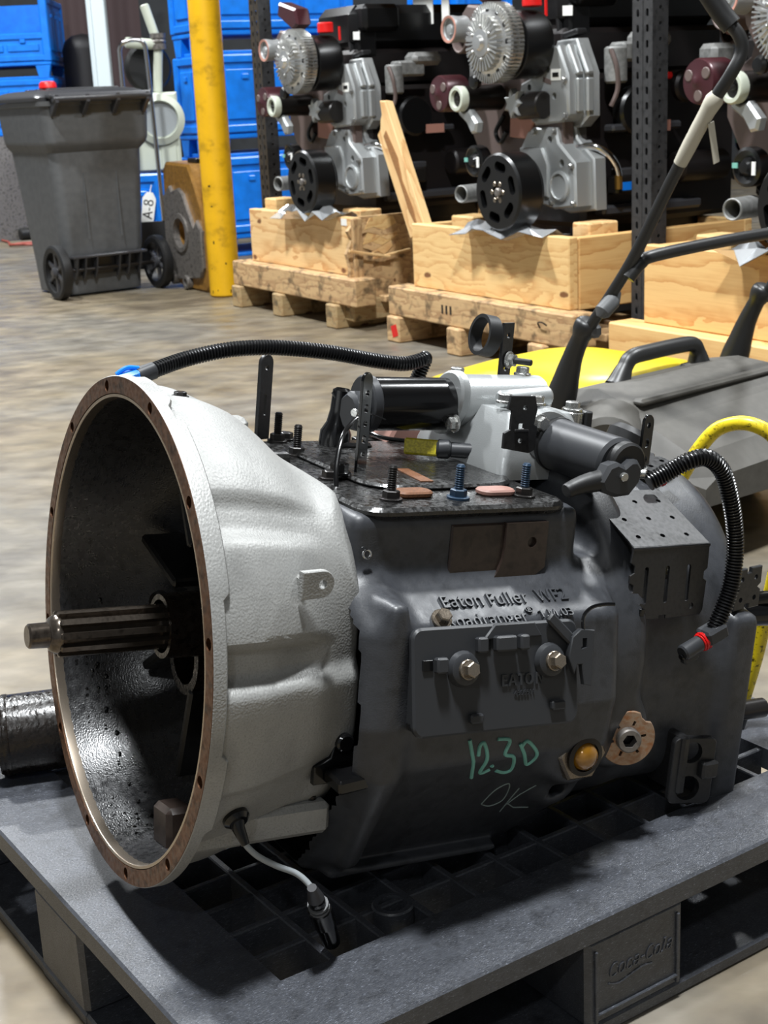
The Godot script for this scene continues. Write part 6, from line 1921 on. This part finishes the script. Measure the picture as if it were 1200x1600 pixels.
func corner_things() -> void:
	# white machine with a round grey dial on the box
	var o := thing("parts_washer", "off-white machine with a round grey port, left of the blue stack", "machine", yaw(8.0, Vector3(-1.42, 0.605, -9.78)))
	obj("cabinet", MB.new().prism(P([-0.16, 0, 0.18, 0, 0.18, 0.5, -0.02, 0.5, -0.05, 0.42, -0.12, 0.30, -0.16, 0.26]), -0.16, 0.16, Transform3D(), 0.015), M.offwhite, o)
	obj("port_ring", MB.new().lathe([Vector2(0.11, 0.0), Vector2(0.16, 0.0), Vector2(0.16, 0.03), Vector2(0.12, 0.05), Vector2(0.11, 0.03), Vector2(0.11, 0.0)], 36, Transform3D(Basis(Vector3(1, 0, 0), Vector3(0, 0, 1), Vector3(0, -1, 0)), Vector3(0.06, 0.33, 0.16))), M.offwhite, o)
	obj("port_glass", MB.new().cyl(Vector3(0.06, 0.33, 0.16), Vector3(0.06, 0.33, 0.178), 0.115, 32, 0.004), M.grey_panel, o)
	obj("side_hatch", MB.new().box(Vector3(0.1, 0.12, 0.164), Vector3(0.1, 0.2, 0.012), 0.004), M.offwhite, o)
	obj("vent_slot", MB.new().box(Vector3(0.1, 0.2, 0.171), Vector3(0.03, 0.012, 0.004)), M.dark_bolt, o)
	obj("stand_pipe", MB.new().cyl(Vector3(0.06, 0.5, 0.0), Vector3(0.09, 0.8, 0.0), 0.03, 18, 0.006), M.offwhite, o)
	obj("swivel_pipe", MB.new().cyl(Vector3(0.09, 0.8, 0.0), Vector3(-0.12, 0.82, 0.03), 0.034, 18, 0.006), M.offwhite, o)
	obj("upper_pipe", MB.new().cyl(Vector3(0.09, 0.8, 0.0), Vector3(0.02, 1.05, -0.02), 0.03, 18, 0.006), M.offwhite, o)
	obj("swivel_joint", MB.new().lathe([Vector2(0, -0.05), Vector2(0.05, -0.05), Vector2(0.05, -0.02), Vector2(0.042, -0.015), Vector2(0.052, 0.0), Vector2(0.042, 0.015), Vector2(0.05, 0.02), Vector2(0.05, 0.05), Vector2(0, 0.05)], 18, at(0.09, 0.82, 0.0)), M.machined, o)
	obj("dark_shroud", MB.new().cyl(Vector3(0.0, 0.66, -0.12), Vector3(0.02, 0.66, -0.06), 0.16, 26, 0.02), M.rubber, o)
	# chrome hand truck frame
	var h := thing("hand_truck", "bent chrome tube frame of a hand truck, in front of the off-white machine", "hand truck", yaw(8.0, Vector3(-1.40, 0, -9.45)))
	obj("frame_tube", MB.new().tube(spline(P3([-0.13, 0.3, 0, -0.13, 0.8, 0, -0.13, 1.28, 0, -0.125, 1.38, 0, -0.08, 1.42, 0, -0.01, 1.425, 0, 0.025, 1.40, 0, 0.035, 1.32, 0, 0.045, 0.9, 0, 0.055, 0.3, 0]), 8), 0.014, 14), M.chrome, h)
	obj("toe_plate", MB.new().box(Vector3(-0.04, 0.15, 0.0), Vector3(0.3, 0.3, 0.012), 0.003), M.black_steel, h)
	# white door post and dark things at the back
	var p := thing("door_post", "white painted steel post against the dark back wall", "post", Transform3D(Basis(), Vector3(-2.43, 0, -13.9)))
	obj("post", MB.new().box(Vector3(0, 1.5, 0), Vector3(0.17, 3.0, 0.12), 0.008), M.white_paint, p)
	obj("post_flange", MB.new().box(Vector3(-0.05, 1.5, 0.064), Vector3(0.02, 3.0, 0.012), 0.002), M.white_paint, p)
	var d := thing("drum", "dark round-shouldered drum between the blue stack and the white post", "drum", Transform3D(Basis(), Vector3(-2.70, 0, -14.5)))
	obj("shell", MB.new().lathe([Vector2(0, 0), Vector2(0.19, 0), Vector2(0.2, 0.02), Vector2(0.2, 1.58), Vector2(0.17, 1.66), Vector2(0.1, 1.71), Vector2(0, 1.73)], 36), mat(Color(0.06, 0.05, 0.06), 0.6), d)
	var c := thing("tarpaulin", "dark brown tarpaulin hanging behind the drum", "tarpaulin", Transform3D(Basis(), Vector3(-2.70, 0, -15.4)))
	var cr := PackedVector2Array()
	for i in 25:
		cr.append(Vector2(-0.4 + i * 0.035, sin(i * 1.1) * 0.02))
	for i in 25:
		cr.append(Vector2(-0.4 + (24 - i) * 0.035, sin((24 - i) * 1.1) * 0.02 - 0.01))
	obj("cloth", MB.new().prism(cr, 0.0, 2.6, Transform3D(Basis(Vector3(1, 0, 0), Vector3(0, 0, -1), Vector3(0, 1, 0)), Vector3.ZERO)), mat(Color(0.25, 0.19, 0.19), 0.8), c)
	var pl := thing("leaning_panel", "scuffed grey metal panel leaning left of the waste cart", "panel", yaw(30.0, Vector3(-2.95, 0, -12.1)))
	obj("sheet", MB.new().box(Vector3(0, 0.42, -0.04), Vector3(0.42, 0.84, 0.02), 0.004, Basis(Vector3.RIGHT, -0.1)), M.machined, pl)
	obj("red_edge", MB.new().cyl(Vector3(0.2, 0.25, 0.0), Vector3(0.17, 0.66, -0.02), 0.014, 8), M.red, pl)
	obj("foot_roll", MB.new().cyl(Vector3(0.0, 0.05, 0.05), Vector3(0.26, 0.05, 0.05), 0.05, 16, 0.01), M.rubber, pl)
	var wr := thing("copper_wire", "tangled reddish wire lying on the floor left of the waste cart", "wire", Transform3D(Basis(), Vector3(-2.76, 0.0, -11.5)))
	obj("strand", MB.new().tube(spline(P3([-0.3, 0.012, -0.5, -0.2, 0.012, -0.3, -0.14, 0.012, -0.1, -0.05, 0.015, 0.02, 0.1, 0.014, 0.03, 0.12, 0.016, -0.06, 0.0, 0.02, -0.08, -0.12, 0.014, -0.02, -0.06, 0.022, 0.06, 0.09, 0.018, 0.0]), 6), 0.009, 8), M.copper_wire, wr)
	# paper sheets fixed at the back of the rack
	for k in 2:
		var s := thing("white_sheet", ["white sheet hanging behind the engines, left of the middle fan hub", "narrow white sheet edge beside the tensioner of the middle engine"][k], "sheet", row([-1.79, -1.60][k], 1.33, -0.72))
		obj("sheet", MB.new().box(Vector3(0, 0.15, 0), Vector3([0.17, 0.06][k], 0.3, 0.004)), M.paper, s)
